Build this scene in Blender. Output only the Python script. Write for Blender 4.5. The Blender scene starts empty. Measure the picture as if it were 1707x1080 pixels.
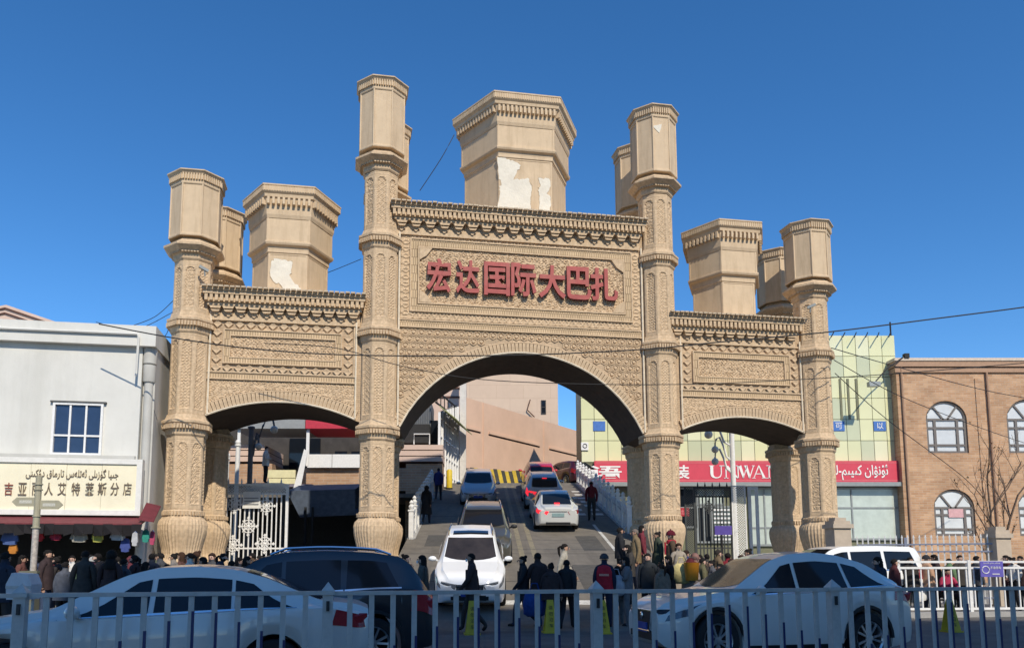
import bpy, bmesh, math, random, unicodedata
import numpy as np
from mathutils import Vector, Matrix
R = random.Random(7)
sc = bpy.context.scene
C = sc.collection
# ------------------------------------------------------------------ camera, sky, sun, exposure
F, CX, CY, PITCH, H, YAW = 1300.0, 803.55, 781.63, 0.1149, 1.5, 0.1689
cam = bpy.data.objects.new('camera', bpy.data.cameras.new('camera')); C.objects.link(cam)
cam.location = (0, 0, H); cam.rotation_euler = (math.pi/2+PITCH, 0, 0)
cam.data.sensor_width = 36; cam.data.lens = F/1707*36
cam.data.shift_x = (853.5-CX)/1707; cam.data.shift_y = (CY-540)/1707
cam.data.clip_end = 3000; sc.camera = cam
SUN_EL, SUN_AZ = math.radians(42), math.radians(21)       # height, and how far to the right of straight behind the camera
sunv = Vector((math.sin(SUN_AZ)*math.cos(SUN_EL), -math.cos(SUN_AZ)*math.cos(SUN_EL), math.sin(SUN_EL)))
w = bpy.data.worlds.new('World'); sc.world = w; w.use_nodes = True
nt = w.node_tree; bg = nt.nodes['Background']
sky = nt.nodes.new('ShaderNodeTexSky'); sky.sky_type = 'NISHITA'; sky.sun_disc = False
sky.sun_elevation = SUN_EL; sky.sun_rotation = math.pi-SUN_AZ
sky.air_density = 1.0; sky.dust_density = 0.25; sky.ozone_density = 5.0; sky.altitude = 1300
hs = nt.nodes.new('ShaderNodeHueSaturation'); hs.inputs['Saturation'].default_value = 1.21; hs.inputs['Value'].default_value = 1.30
nt.links.new(sky.outputs[0], hs.inputs['Color']); nt.links.new(hs.outputs[0], bg.inputs[0]); bg.inputs[1].default_value = 0.12
sl = bpy.data.lights.new('sun', 'SUN'); sl.energy = 4.0; sl.angle = math.radians(0.55); sl.color = (1, .91, .77)
so = bpy.data.objects.new('sun', sl); C.objects.link(so); so.rotation_euler = (-sunv).to_track_quat('-Z', 'Y').to_euler()
sc.view_settings.view_transform = 'Standard'; sc.view_settings.look = 'None'
sc.view_settings.exposure = 0.14; sc.view_settings.gamma = 1
sc.render.engine = 'CYCLES'; sc.cycles.max_bounces = 6; sc.cycles.diffuse_bounces = 3; sc.cycles.glossy_bounces = 3
# ------------------------------------------------------------------ pixel <-> place
cp, sp = math.cos(PITCH), math.sin(PITCH)
def P3(u, v, Y):                       # the world point at distance Y that the photograph shows at pixel u, v
    t = (CY-v)/F; zz = Y*(sp+cp*t)/(cp-sp*t)
    return Vector(((u-CX)*(cp*Y+sp*zz)/F, Y, zz+H))
def PX(u, z, Y): return (u-CX)*(cp*Y+sp*(z-H))/F
GO = Vector((1.489, 27.644, -0.1)); cy_, sy_ = math.cos(YAW), math.sin(YAW)
def GW(x, y, z=0): return Vector((GO.x+cy_*x-sy_*y, GO.y+sy_*x+cy_*y, GO.z+z))    # street frame -> world
def WG(p): d = p-GO; return Vector((cy_*d.x+sy_*d.y, -sy_*d.x+cy_*d.y, d.z))
def PL(u, v, yl):                      # street-frame point at depth yl behind pixel u, v
    d = P3(u, v, 10)-Vector((0, 0, H)); a = WG(Vector((0, 0, H))); b = WG(Vector((0, 0, H))+d)-a
    return a+b*((yl-a.y)/b.y)
# ------------------------------------------------------------------ materials
MATS = {}
def mat(name, col, rough=.6, metal=0., var=.12, scale=6., bump=0., bscale=60., spec=.4, coat=0., dark=None, darkamt=0., emit=0., stretch=None):
    if name in MATS: return MATS[name]
    m = bpy.data.materials.new(name); m.use_nodes = True; n = m.node_tree.nodes; l = m.node_tree.links
    b = n['Principled BSDF']; b.inputs['Roughness'].default_value = rough; b.inputs['Metallic'].default_value = metal
    b.inputs['Specular IOR Level'].default_value = spec; b.inputs['Coat Weight'].default_value = coat; b.inputs['Coat Roughness'].default_value = .05
    tc = n.new('ShaderNodeTexCoord')
    src = None
    if var > 0:
        no = n.new('ShaderNodeTexNoise'); no.inputs['Scale'].default_value = scale; no.inputs['Detail'].default_value = 6; no.inputs['Roughness'].default_value = .62
        l.new(tc.outputs['Object'], no.inputs['Vector'])
        rp = n.new('ShaderNodeValToRGB'); rp.color_ramp.elements[0].position = .3; rp.color_ramp.elements[1].position = .7
        rp.color_ramp.elements[0].color = (*[c*(1-var) for c in col], 1); rp.color_ramp.elements[1].color = (*[min(1, c*(1+var)) for c in col], 1)
        l.new(no.outputs['Fac'], rp.inputs['Fac']); src = rp.outputs['Color']
        if dark:
            n2 = n.new('ShaderNodeTexNoise'); n2.inputs['Scale'].default_value = scale*.23; n2.inputs['Detail'].default_value = 8; n2.inputs['Roughness'].default_value = .7
            if stretch:
                mp = n.new('ShaderNodeMapping'); mp.inputs['Scale'].default_value = stretch; l.new(tc.outputs['Object'], mp.inputs['Vector']); l.new(mp.outputs[0], n2.inputs['Vector'])
            else: l.new(tc.outputs['Object'], n2.inputs['Vector'])
            r2 = n.new('ShaderNodeValToRGB'); r2.color_ramp.elements[0].position = .48; r2.color_ramp.elements[1].position = .72
            r2.color_ramp.elements[0].color = (0, 0, 0, 1); r2.color_ramp.elements[1].color = (darkamt,)*3+(1,)
            l.new(n2.outputs['Fac'], r2.inputs['Fac'])
            mx = n.new('ShaderNodeMix'); mx.data_type = 'RGBA'; l.new(r2.outputs['Color'], mx.inputs['Factor']); l.new(src, mx.inputs['A']); mx.inputs['B'].default_value = (*dark, 1)
            src = mx.outputs['Result']
        l.new(src, b.inputs['Base Color'])
    else: b.inputs['Base Color'].default_value = (*col, 1)
    if bump > 0:
        nb = n.new('ShaderNodeTexNoise'); nb.inputs['Scale'].default_value = bscale; nb.inputs['Detail'].default_value = 4
        l.new(tc.outputs['Object'], nb.inputs['Vector'])
        bp = n.new('ShaderNodeBump'); bp.inputs['Strength'].default_value = bump; bp.inputs['Distance'].default_value = .03
        l.new(nb.outputs['Fac'], bp.inputs['Height']); l.new(bp.outputs['Normal'], b.inputs['Normal'])
    if emit > 0:
        b.inputs['Emission Color'].default_value = (*col, 1); b.inputs['Emission Strength'].default_value = emit
    MATS[name] = m; return m
def brickmat(name, c1, c2, cm, bw, bh, ms=.012, rough=.85, bump=.5, stain=.25):
    m = bpy.data.materials.new(name); m.use_nodes = True; n = m.node_tree.nodes; l = m.node_tree.links; b = n['Principled BSDF']
    b.inputs['Roughness'].default_value = rough; b.inputs['Specular IOR Level'].default_value = .25
    tc = n.new('ShaderNodeTexCoord'); sx = n.new('ShaderNodeSeparateXYZ'); cb = n.new('ShaderNodeCombineXYZ'); ad = n.new('ShaderNodeMath'); ad.operation = 'ADD'
    l.new(tc.outputs['Object'], sx.inputs[0]); l.new(sx.outputs['X'], ad.inputs[0]); l.new(sx.outputs['Y'], ad.inputs[1]); l.new(ad.outputs[0], cb.inputs['X']); l.new(sx.outputs['Z'], cb.inputs['Y'])
    br = n.new('ShaderNodeTexBrick'); l.new(cb.outputs[0], br.inputs['Vector']); br.inputs['Scale'].default_value = 1
    br.inputs['Brick Width'].default_value = bw; br.inputs['Row Height'].default_value = bh; br.inputs['Mortar Size'].default_value = ms; br.inputs['Bias'].default_value = 0
    br.inputs['Color1'].default_value = (*c1, 1); br.inputs['Color2'].default_value = (*c2, 1); br.inputs['Mortar'].default_value = (*cm, 1)
    no = n.new('ShaderNodeTexNoise'); no.inputs['Scale'].default_value = .9; no.inputs['Detail'].default_value = 9; no.inputs['Roughness'].default_value = .7
    l.new(tc.outputs['Object'], no.inputs['Vector'])
    mr = n.new('ShaderNodeMapRange'); mr.inputs['From Min'].default_value = .3; mr.inputs['From Max'].default_value = .7; mr.inputs['To Min'].default_value = 1-stain; mr.inputs['To Max'].default_value = 1+stain*.5
    l.new(no.outputs['Fac'], mr.inputs['Value'])
    mx = n.new('ShaderNodeMix'); mx.data_type = 'RGBA'; mx.blend_type = 'MULTIPLY'; mx.inputs['Factor'].default_value = 1
    l.new(br.outputs['Color'], mx.inputs['A']); l.new(mr.outputs['Result'], mx.inputs['B']); l.new(mx.outputs['Result'], b.inputs['Base Color'])
    bp = n.new('ShaderNodeBump'); bp.inputs['Strength'].default_value = bump; bp.inputs['Distance'].default_value = .02; bp.invert = True
    l.new(br.outputs['Fac'], bp.inputs['Height']); l.new(bp.outputs['Normal'], b.inputs['Normal'])
    MATS[name] = m; return m
# ------------------------------------------------------------------ mesh building
class MB:
    def __init__(s): s.v = []; s.f = []; s.mi = []
    def add(s, vs, fs, mi=0):
        o = len(s.v); s.v += [tuple(p) for p in vs]; s.f += [tuple(i+o for i in f) for f in fs]; s.mi += [mi]*len(fs); return s
    def box(s, x0, x1, y0, y1, z0, z1, mi=0):
        return s.add([(x0,y0,z0),(x1,y0,z0),(x1,y1,z0),(x0,y1,z0),(x0,y0,z1),(x1,y0,z1),(x1,y1,z1),(x0,y1,z1)], [(3,2,1,0),(4,5,6,7),(0,1,5,4),(1,2,6,5),(2,3,7,6),(3,0,4,7)], mi)
    def cbox(s, c, d, mi=0): return s.box(c[0]-d[0]/2, c[0]+d[0]/2, c[1]-d[1]/2, c[1]+d[1]/2, c[2]-d[2]/2, c[2]+d[2]/2, mi)
    def bar(s, a, b, w, h=None, mi=0):           # square bar between two points
        a, b = Vector(a), Vector(b); h = h or w; d = (b-a).normalized(); up = Vector((0,0,1)) if abs(d.z) < .95 else Vector((0,1,0))
        x = d.cross(up).normalized()*w/2; y = x.cross(d).normalized()*h/2
        vs = [a-x-y, a+x-y, a+x+y, a-x+y, b-x-y, b+x-y, b+x+y, b-x+y]
        return s.add(vs, [(3,2,1,0),(4,5,6,7),(0,1,5,4),(1,2,6,5),(2,3,7,6),(3,0,4,7)], mi)
    def tube(s, pts, r, n=6, mi=0, closed=False):
        pts = [Vector(p) for p in pts]; rr = r if isinstance(r, (list, tuple)) else [r]*len(pts); vs = []; fs = []
        for i, p in enumerate(pts):
            if closed: d = pts[(i+1) % len(pts)]-pts[i-1]
            else: d = pts[min(i+1, len(pts)-1)]-pts[max(i-1, 0)]
            d.normalize(); up = Vector((0,0,1)) if abs(d.z) < .9 else Vector((1,0,0)); x = d.cross(up).normalized(); y = x.cross(d)
            vs += [p+(x*math.cos(2*math.pi*k/n)+y*math.sin(2*math.pi*k/n))*rr[i] for k in range(n)]
        m = len(pts)
        for i in range(m if closed else m-1):
            j = (i+1) % m
            fs += [(i*n+k, i*n+(k+1) % n, j*n+(k+1) % n, j*n+k) for k in range(n)]
        if not closed: fs += [tuple(range(n))[::-1], tuple((m-1)*n+k for k in range(n))]
        return s.add(vs, fs, mi)
    def lathe(s, prof, n=16, c=(0,0), ph=0., mi=0, a=False):    # prof: (radius, z); a: radius is the apothem
        k_ = 1/math.cos(math.pi/n) if a else 1; vs = []; fs = []
        for r, z in prof: vs += [(c[0]+r*k_*math.sin(ph+2*math.pi*k/n), c[1]-r*k_*math.cos(ph+2*math.pi*k/n), z) for k in range(n)]
        for i in range(len(prof)-1): fs += [(i*n+k, i*n+(k+1) % n, (i+1)*n+(k+1) % n, (i+1)*n+k) for k in range(n)]
        fs += [tuple(range(n))[::-1], tuple((len(prof)-1)*n+k for k in range(n))]
        return s.add(vs, fs, mi)
    def prism(s, poly, y0, y1, mi=0):            # outline in (x, z), from y0 (front) to y1
        n = len(poly); vs = [(x, y0, z) for x, z in poly]+[(x, y1, z) for x, z in poly]
        return s.add(vs, [tuple(range(n)), tuple(range(2*n-1, n-1, -1))]+[(i, i+n, (i+1) % n+n, (i+1) % n) for i in range(n)], mi)
    def ball(s, c, r, n=10, m=6, mi=0, sc_=(1,1,1)):
        pr = []
        vs = [(c[0], c[1], c[2]-r*sc_[2])]; fs = []
        for i in range(1, m):
            a = math.pi*i/m
            vs += [(c[0]+r*sc_[0]*math.sin(a)*math.cos(2*math.pi*k/n), c[1]+r*sc_[1]*math.sin(a)*math.sin(2*math.pi*k/n), c[2]-r*sc_[2]*math.cos(a)) for k in range(n)]
        vs.append((c[0], c[1], c[2]+r*sc_[2])); L = len(vs)-1
        fs += [(0, 1+(k+1) % n, 1+k) for k in range(n)]
        for i in range(m-2): fs += [(1+i*n+k, 1+i*n+(k+1) % n, 1+(i+1)*n+(k+1) % n, 1+(i+1)*n+k) for k in range(n)]
        fs += [(1+(m-2)*n+k, 1+(m-2)*n+(k+1) % n, L) for k in range(n)]
        return s.add(vs, fs, mi)
    def map(s, fn): s.v = [tuple(fn(*p)) for p in s.v]; return s
    def mesh(s, name, mats, smooth=None):
        me = bpy.data.meshes.new(name); me.from_pydata(s.v, [], s.f)
        for m in (mats if isinstance(mats, (list, tuple)) else [mats]): me.materials.append(m)
        if any(s.mi): me.polygons.foreach_set('material_index', s.mi)
        if smooth is not None:
            me.polygons.foreach_set('use_smooth', [True]*len(s.f)); me.set_sharp_from_angle(angle=smooth)
        me.update(); return me
    def build(s, name, mats, parent=None, smooth=None, **k): return obj(name, s.mesh(name, mats, smooth), parent, **k)
def obj(name, me, parent=None, loc=None, rot=None, kind=None, label=None):
    o = bpy.data.objects.new(name, me); C.objects.link(o)
    if parent: o.parent = parent
    if loc is not None: o.location = loc
    if rot is not None: o.rotation_euler = rot
    if kind: o['kind'] = kind
    if label: o['label'] = label
    return o
def tag(o, label, cat, group=None):
    o['label'] = label; o['category'] = cat
    if group: o['group'] = group
    return o
def thing(name, label, cat, loc=(0,0,0), rz=0, group=None):
    o = bpy.data.objects.new(name, None); C.objects.link(o); o.location = loc; o.rotation_euler = (0,0,rz); o.empty_display_size = .2
    return tag(o, label, cat, group)
def struct(name, mb, m, **k):
    o = mb.build(name, m, **k); o['kind'] = 'structure'; return o
kids = {}
def copy_tree(o, parent=None):
    c = o.copy(); C.objects.link(c)
    if parent: c.parent = parent
    for ch in [x for x in C.objects if x.parent == o]: copy_tree(ch, c)
    return c
# ------------------------------------------------------------------ lettering
_forms = {}
for code in list(range(0xFB50, 0xFDFC))+list(range(0xFE70, 0xFEFD)):
    d = unicodedata.decomposition(chr(code)).split()
    if len(d) == 2 and d[0] in ('<isolated>', '<initial>', '<medial>', '<final>'): _forms.setdefault(int(d[1], 16), {})[d[0][1:4]] = chr(code)
_forms[0x6D5] = {'iso': '\ufee9', 'fin': '\ufeea'}
def uy(s):                                  # joins the letters and puts them in drawing order
    out = []
    for i, ch in enumerate(s):
        f = _forms.get(ord(ch))
        if not f: out.append(ch); continue
        pv = i > 0 and 'ini' in _forms.get(ord(s[i-1]), {}); nx = i+1 < len(s) and ord(s[i+1]) in _forms and 'ini' in f
        out.append(f.get('med' if pv and nx else 'fin' if pv else 'ini' if nx else 'iso', ch))
    return ''.join(out[::-1])
_dg = None
def textmesh(s, h, ext=.01, bold=0., sx=1., mats=None, name='lettering'):    # centred on x, baseline z = 0, facing -y
    c = bpy.data.curves.new('t', 'FONT'); c.body = s; c.size = 1; c.offset = bold; c.extrude = ext/h if h else 0; c.align_x = 'LEFT'; c.resolution_u = 3
    o = bpy.data.objects.new('t', c); C.objects.link(o)
    dg = bpy.context.evaluated_depsgraph_get(); me = bpy.data.meshes.new_from_object(o.evaluated_get(dg))
    bpy.data.objects.remove(o); bpy.data.curves.remove(c)
    co = np.empty(len(me.vertices)*3); me.vertices.foreach_get('co', co); co = co.reshape(-1, 3)
    if len(co):
        lo, hi = co.min(0), co.max(0); k = h/(hi[1]-lo[1])
        new = np.stack([(co[:,0]-(lo[0]+hi[0])/2)*k*sx, -co[:,2]*h, (co[:,1]-lo[1])*k], 1)
        me.vertices.foreach_set('co', new.ravel())
    me.materials.clear(); me.materials.append(mats); me.name = name; me.update(); return me
def text(s, h, m, parent, loc, width=None, ext=.01, bold=0., rot=None, name='lettering'):
    me = textmesh(s, h, ext, bold, 1, m, name)
    if width and len(me.vertices):
        xs = [v.co.x for v in me.vertices]; k = width/(max(xs)-min(xs))
        for v in me.vertices: v.co.x *= k
    return obj(name, me, parent, loc, rot)
# ------------------------------------------------------------------ palette
TAN = (.59, .44, .285)
M_BRICK = brickmat('carved_brick', (.61,.455,.295), (.52,.385,.25), (.41,.30,.20), .26, .075, .008, stain=.22)
M_SOLD = brickmat('soldier_brick', (.66,.49,.305), (.57,.42,.25), (.38,.27,.165), .085, .30, .014, bump=.8, stain=.2)
M_CARVE = mat('carved_stucco', TAN, .88, var=.2, scale=9, bump=.35, bscale=45, spec=.2, dark=(.36,.255,.155), darkamt=.5, stretch=(5,5,.7))
M_PLAS = mat('painted_plaster', (.62,.475,.315), .8, var=.07, scale=2.5, bump=.12, bscale=9, spec=.25, dark=(.40,.285,.17), darkamt=.5, stretch=(9,9,1.0))
M_SHADE = mat('soffit_plaster', (.065,.048,.036), .9, var=.2, scale=3)  # dark brown paint with the arch's shade put into the colour
M_PEEL = mat('bare_white_render', (.74,.69,.58), .85, var=.10, scale=3, bump=.3, bscale=14, dark=(.60,.53,.42), darkamt=.5)
M_CAP = mat('grey_cap_sheet', (.50,.40,.28), .7, var=.25, scale=10)
M_RED = mat('faded_red_paint', (.36,.065,.058), .55, var=.22, scale=5, dark=(.34,.14,.10), darkamt=.8)
M_REDSIDE = mat('dark_red_side', (.14,.02,.02), .6, var=.2)
M_STRIP = mat('light_strip', (.72,.62,.47), .5, var=.15)
M_CONC = mat('concrete', (.35,.34,.32), .85, var=.15, scale=4, bump=.1)
M_BLACK = mat('black_rubber', (.015,.015,.016), .7, var=0)
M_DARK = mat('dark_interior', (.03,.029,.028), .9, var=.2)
M_WHITEM = mat('white_enamel', (.78,.77,.74), .4, var=.08, scale=12)
M_GLASS = mat('dark_glass', (.010,.013,.018), .06, var=0, spec=.35)
M_BGLASS = mat('sky_reflection_glass', (.025,.045,.10), .08, var=.15, scale=2, spec=.5)  # blue sky reflection put into the pane colour
M_CHROME = mat('chrome', (.75,.75,.76), .18, metal=1, var=0)
M_WIRE = mat('cable_sheath', (.02,.02,.022), .6, var=0)
# ------------------------------------------------------------------ ground, road, ramp
M_ASPH = mat('asphalt', (.115,.108,.10), .85, var=.25, scale=1.2, bump=.3, bscale=180, dark=(.06,.056,.052), darkamt=.7, stretch=(.5,3,1))
M_RAMP = mat('ramp_concrete', (.165,.147,.122), .88, var=.16, scale=2.2, bump=.2, bscale=120, dark=(.095,.086,.074), darkamt=.75, stretch=(3.2,.35,1))
M_PAVE = brickmat('paving', (.27,.25,.225), (.23,.215,.195), (.13,.12,.11), .6, .3, .01, stain=.3)
struct('ground', MB().box(-900, 900, -300, 1500, -1.5, -.104), mat('ground_dust', (.13,.115,.095), .95, var=.2, scale=.3))
def gbox(x0, x1, y0, y1, z0, z1): return MB().box(x0, x1, y0, y1, z0+.1, z1+.1)
def gplace(o, x=0, y=0, z=0): o.location = GW(x, y, z); o.rotation_euler = (0, 0, YAW); return o
gplace(struct('road', gbox(-70, 70, -24, -7.9, -.4, -.10), M_ASPH))
gplace(struct('pavement', gbox(-70, -4.9, -7.6, 40, -.4, .05), mat('plaza_stone', (.24,.225,.20), .85, var=.15, scale=3, bump=.15, dark=(.14,.13,.12), darkamt=.6)))
gplace(struct('pavement', gbox(4.9, 70, -7.6, 40, -.4, .05), MATS['plaza_stone']))
def kerb_run(x0, x1):
    k = gplace(obj('kerb', MB().box(x0, x1, -7.9, -7.62, -.2, .02).mesh('kerb', M_CONC)))
    k['kind'] = 'structure'
    x = x0
    me = MB().box(0, .985, -7.92, -7.604, .022, .16).mesh('kerb_stone', M_CONC)
    while x+1 <= x1+.01:
        obj('kerb_stone', me, k, (x, 0, 0)); x += 1
kerb_run(-24, -5); kerb_run(5, 24)
RS, RY0, RYT, RXL, RXR = .215, 19.4, 48.0, -2.75, 5.8
def ramp_z(Y): return .03 if Y < RY0 else min(.03+RS*(Y-RY0), .03+RS*(RYT-RY0))
ZT = ramp_z(99)
rm = MB()
ys = [RY0-1.6, RY0]+[RY0+(RYT-RY0)*i/14 for i in range(1, 15)]+[50, 74]
zz = [-.1, .03]+[ramp_z(y) for y in ys[2:-2]]+[ZT, ZT]
vs = []
for y, z in zip(ys, zz): vs += [(RXL-.1, y, z), (RXR+.1, y, z), (RXL-.1, y, -.5), (RXR+.1, y, -.5)]
fs = []
for i in range(len(ys)-1):
    a, b = 4*i, 4*i+4; fs += [(a, a+1, b+1, b), (a+2, a, b, b+2), (a+1, a+3, b+3, b+1)]
rm.add(vs, fs); struct('ramp', rm, M_RAMP)
struct('upper_deck', MB().box(-30, 30, 50.02, 76, ZT-.3, ZT-.006).box(-30, RXL-.12, 41.6, 50, ZT-1.4, ZT-1.2), M_RAMP)
M_WLINE = mat('worn_white_line', (.55,.54,.50), .8, var=.3, scale=14, dark=(.17,.16,.15), darkamt=.8)
M_YLINE = mat('worn_yellow_line', (.235,.205,.14), .8, var=.3, scale=9, dark=(.15,.14,.12), darkamt=.9)
def on_ramp(name, x0, x1, y0, y1, m, k=1):
    n = 6; b = MB(); v = []
    for i in range(n+1):
        y = y0+(y1-y0)*i/n; z = ramp_z(y)+.004*k; v += [(x0, y, z), (x1, y, z), (x0, y, z-.003), (x1, y, z-.003)]
    f = []
    for i in range(n):
        a = 4*i; f += [(a, a+1, a+5, a+4), (a+2, a, a+4, a+6), (a+1, a+3, a+7, a+5)]
    o = b.add(v, f+[(0,2,3,1), (4*n, 4*n+1, 4*n+3, 4*n+2)]).build(name, m); o['kind'] = 'structure'; return o
on_ramp('lane_line', 1.28, 1.46, 25.5, 46.5, M_YLINE); on_ramp('lane_line', 1.72, 1.90, 25.5, 46.5, M_YLINE)
on_ramp('stop_line', RXL+.4, RXR-.3, 20.75, 21.15, M_WLINE)
on_ramp('edge_line', RXR-1.15, RXR-1.03, 26, 33, M_WLINE)
M_JOINT = mat('tar_joint', (.05,.046,.042), .9, var=.2); M_PATCH = mat('tar_patch', (.085,.08,.072), .9, var=.2, scale=5, bump=.3, bscale=90)
for y in (23.2, 27.1, 31.3, 35.2, 39.4, 43.5): on_ramp('expansion_joint', RXL, RXR, y, y+.05, M_JOINT, .5)
for x0, x1, y0, y1 in ((2.9, 4.6, 22.1, 25.4), (-2.1, -.9, 28.4, 30.6), (3.6, 4.4, 27.6, 30.4)): on_ramp('repair_patch', x0, x1, y0, y1, M_PATCH, .7)
for i in range(7):
    on_ramp('give_way_bar', 4.0, 4.75, 35.5+i*1.35, 36.0+i*1.35, M_WLINE)
    on_ramp('give_way_bar', 5.05, 5.55, 35.5+i*1.35, 36.0+i*1.35, M_WLINE)
# white balustrades on both edges of the ramp
M_BAL = mat('white_balustrade_stone', (.70,.69,.66), .6, var=.12, scale=5, dark=(.45,.44,.42), darkamt=.4)
def balustrade(x, y0, y1, label):
    t = thing('balustrade', label, 'balustrade', (x, y0, ramp_z(y0)))
    n = round((y1-y0)/1.3); st = (y1-y0)/n
    post = MB().box(-.09, .09, -.09, .09, -.1, 1.05).box(-.12, .12, -.12, .12, 1.05, 1.11).lathe([(.05,1.11),(.10,1.17),(.11,1.24),(.06,1.32),(.09,1.38),(.02,1.48)], 8).mesh('post', M_BAL, .6)
    dz = st*RS
    pan = MB()
    def sl(y0_, y1_, z0, z1, xx=.04):
        a, b = y0_*RS, y1_*RS
        pan.add([(-xx,y0_,z0+a),(xx,y0_,z0+a),(xx,y1_,z0+b),(-xx,y1_,z0+b),(-xx,y0_,z1+a),(xx,y0_,z1+a),(xx,y1_,z1+b),(-xx,y1_,z1+b)], [(3,2,1,0),(4,5,6,7),(0,1,5,4),(1,2,6,5),(2,3,7,6),(3,0,4,7)])
    e = st-.09
    sl(.09, e, .02, .18, .06); sl(.09, e, .86, .98, .06); sl(.09, e, .66, .74)
    q = (e-.09)/3
    for k in range(4):
        yy = .09+k*q; sl(max(.09, yy-.05), min(e, yy+.05), .18, .86)
    for k in range(3): sl(.09+k*q+q*.36, .09+k*q+q*.64, .74, .86, .03)
    pm = pan.mesh('rail_panel', M_BAL)
    for i in range(n+1):
        obj('post', post, t, (0, i*st, i*dz))
        if i < n: obj('rail_panel', pm, t, (0, i*st, i*dz))
    MB().add([(-.16,0,-.6),(.16,0,-.6),(.16,y1-y0,(y1-y0)*RS-.6),(-.16,y1-y0,(y1-y0)*RS-.6),(-.16,0,.02),(.16,0,.02),(.16,y1-y0,(y1-y0)*RS+.02),(-.16,y1-y0,(y1-y0)*RS+.02)], [(3,2,1,0),(4,5,6,7),(0,1,5,4),(1,2,6,5),(2,3,7,6),(3,0,4,7)]).build('kerb_wall', M_CONC, t)
    return t
balustrade(-2.7, 29.8, 41.6, 'white carved balustrade climbing the ramp on the side of the two walking figures')
balustrade(5.85, 31.0, 47.3, 'white carved balustrade climbing the ramp beside the red shop banner')
# ------------------------------------------------------------------ the gate
KS = .125
def skew(x, y, z): return (x+KS*y, y, z)
gate = thing('bazaar_gate', 'tall sand coloured carved brick gateway with three arches, turrets and red lettering', 'gateway', GW(0, 0, 0), YAW)
def frac(a): return a-np.floor(a)
def relief_spiral(u, v, p=.30, h=.035):
    r = np.floor(v/(p*.866)); uu = u/p+.5*(r % 2); cu = frac(uu)-.5; cv = (frac(v/(p*.866))-.5)*.866
    rad = np.sqrt(cu**2+cv**2); th = np.arctan2(cv, cu)
    return h*(np.sin(th*2+rad*17+np.floor(uu)*1.3) > .05)*(rad < .47)+h*.6*(rad < .1)
def relief_diamond(u, v, p=.3, h=.03):
    a = frac((u+v)/p); b = frac((u-v)/p); rg = (a < .2) | (b < .2)
    ca = np.abs(a-.6)+np.abs(b-.6)
    return h*rg+h*.7*(ca < .22)
def relief_scale(u, v, p=.3, h=.03):
    w_ = np.sin(2*np.pi*v/(p*2))*p*.28
    return h*((np.abs(frac((u+w_)/p)-.5) < .13) | (np.abs(frac((u-w_)/p)-.5) < .13))
def relief_lobes(u, v, p=.24, h=.035):
    return h*np.clip(np.cos(2*np.pi*u/p)*np.cos(2*np.pi*v/p)+.55*np.sin(2*np.pi*(u+v)/(p*.9))*np.sin(2*np.pi*(u-v)/(p*1.1)), -.2, .6)*1.6
def hgrid(x0, x1, z0, z1, y, fn, res=.034, mask=None):
    nx = max(2, round((x1-x0)/res)); nz = max(2, round((z1-z0)/res)); xs = np.linspace(x0, x1, nx+1); zs = np.linspace(z0, z1, nz+1)
    X, Z = np.meshgrid(xs, zs); hh = fn(X, Z); Y = y-hh
    v = np.stack([X, Y, Z], -1).reshape(-1, 3); i = np.arange(nz)[:, None]*(nx+1)+np.arange(nx)[None]
    q = np.stack([i, i+1, i+nx+2, i+nx+1], -1).reshape(-1, 4)
    if mask is not None:
        c = (v[q].mean(1)); k = mask(c[:, 0], c[:, 2]); q = q[k]
    m = MB(); m.v = [tuple(p) for p in v.tolist()]; m.f = [tuple(p) for p in q.tolist()]; m.mi = [0]*len(m.f); return m
def frame(x0, x1, z0, z1, wd, y0, y1):
    return MB().box(x0, x1, y0, y1, z0, z0+wd).box(x0, x1, y0, y1, z1-wd, z1).box(x0, x0+wd, y0, y1, z0+wd, z1-wd).box(x1-wd, x1, y0, y1, z0+wd, z1-wd)
WF, WB = -.12, 3.05            # front and back of the walls
def seg(a, spring, crown):     # segmental arch z(x) over half width a
    r = (a*a+(crown-spring)**2)/(2*(crown-spring)); zc = crown-r
    return lambda x: zc+math.sqrt(max(0, r*r-x*x))
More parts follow.
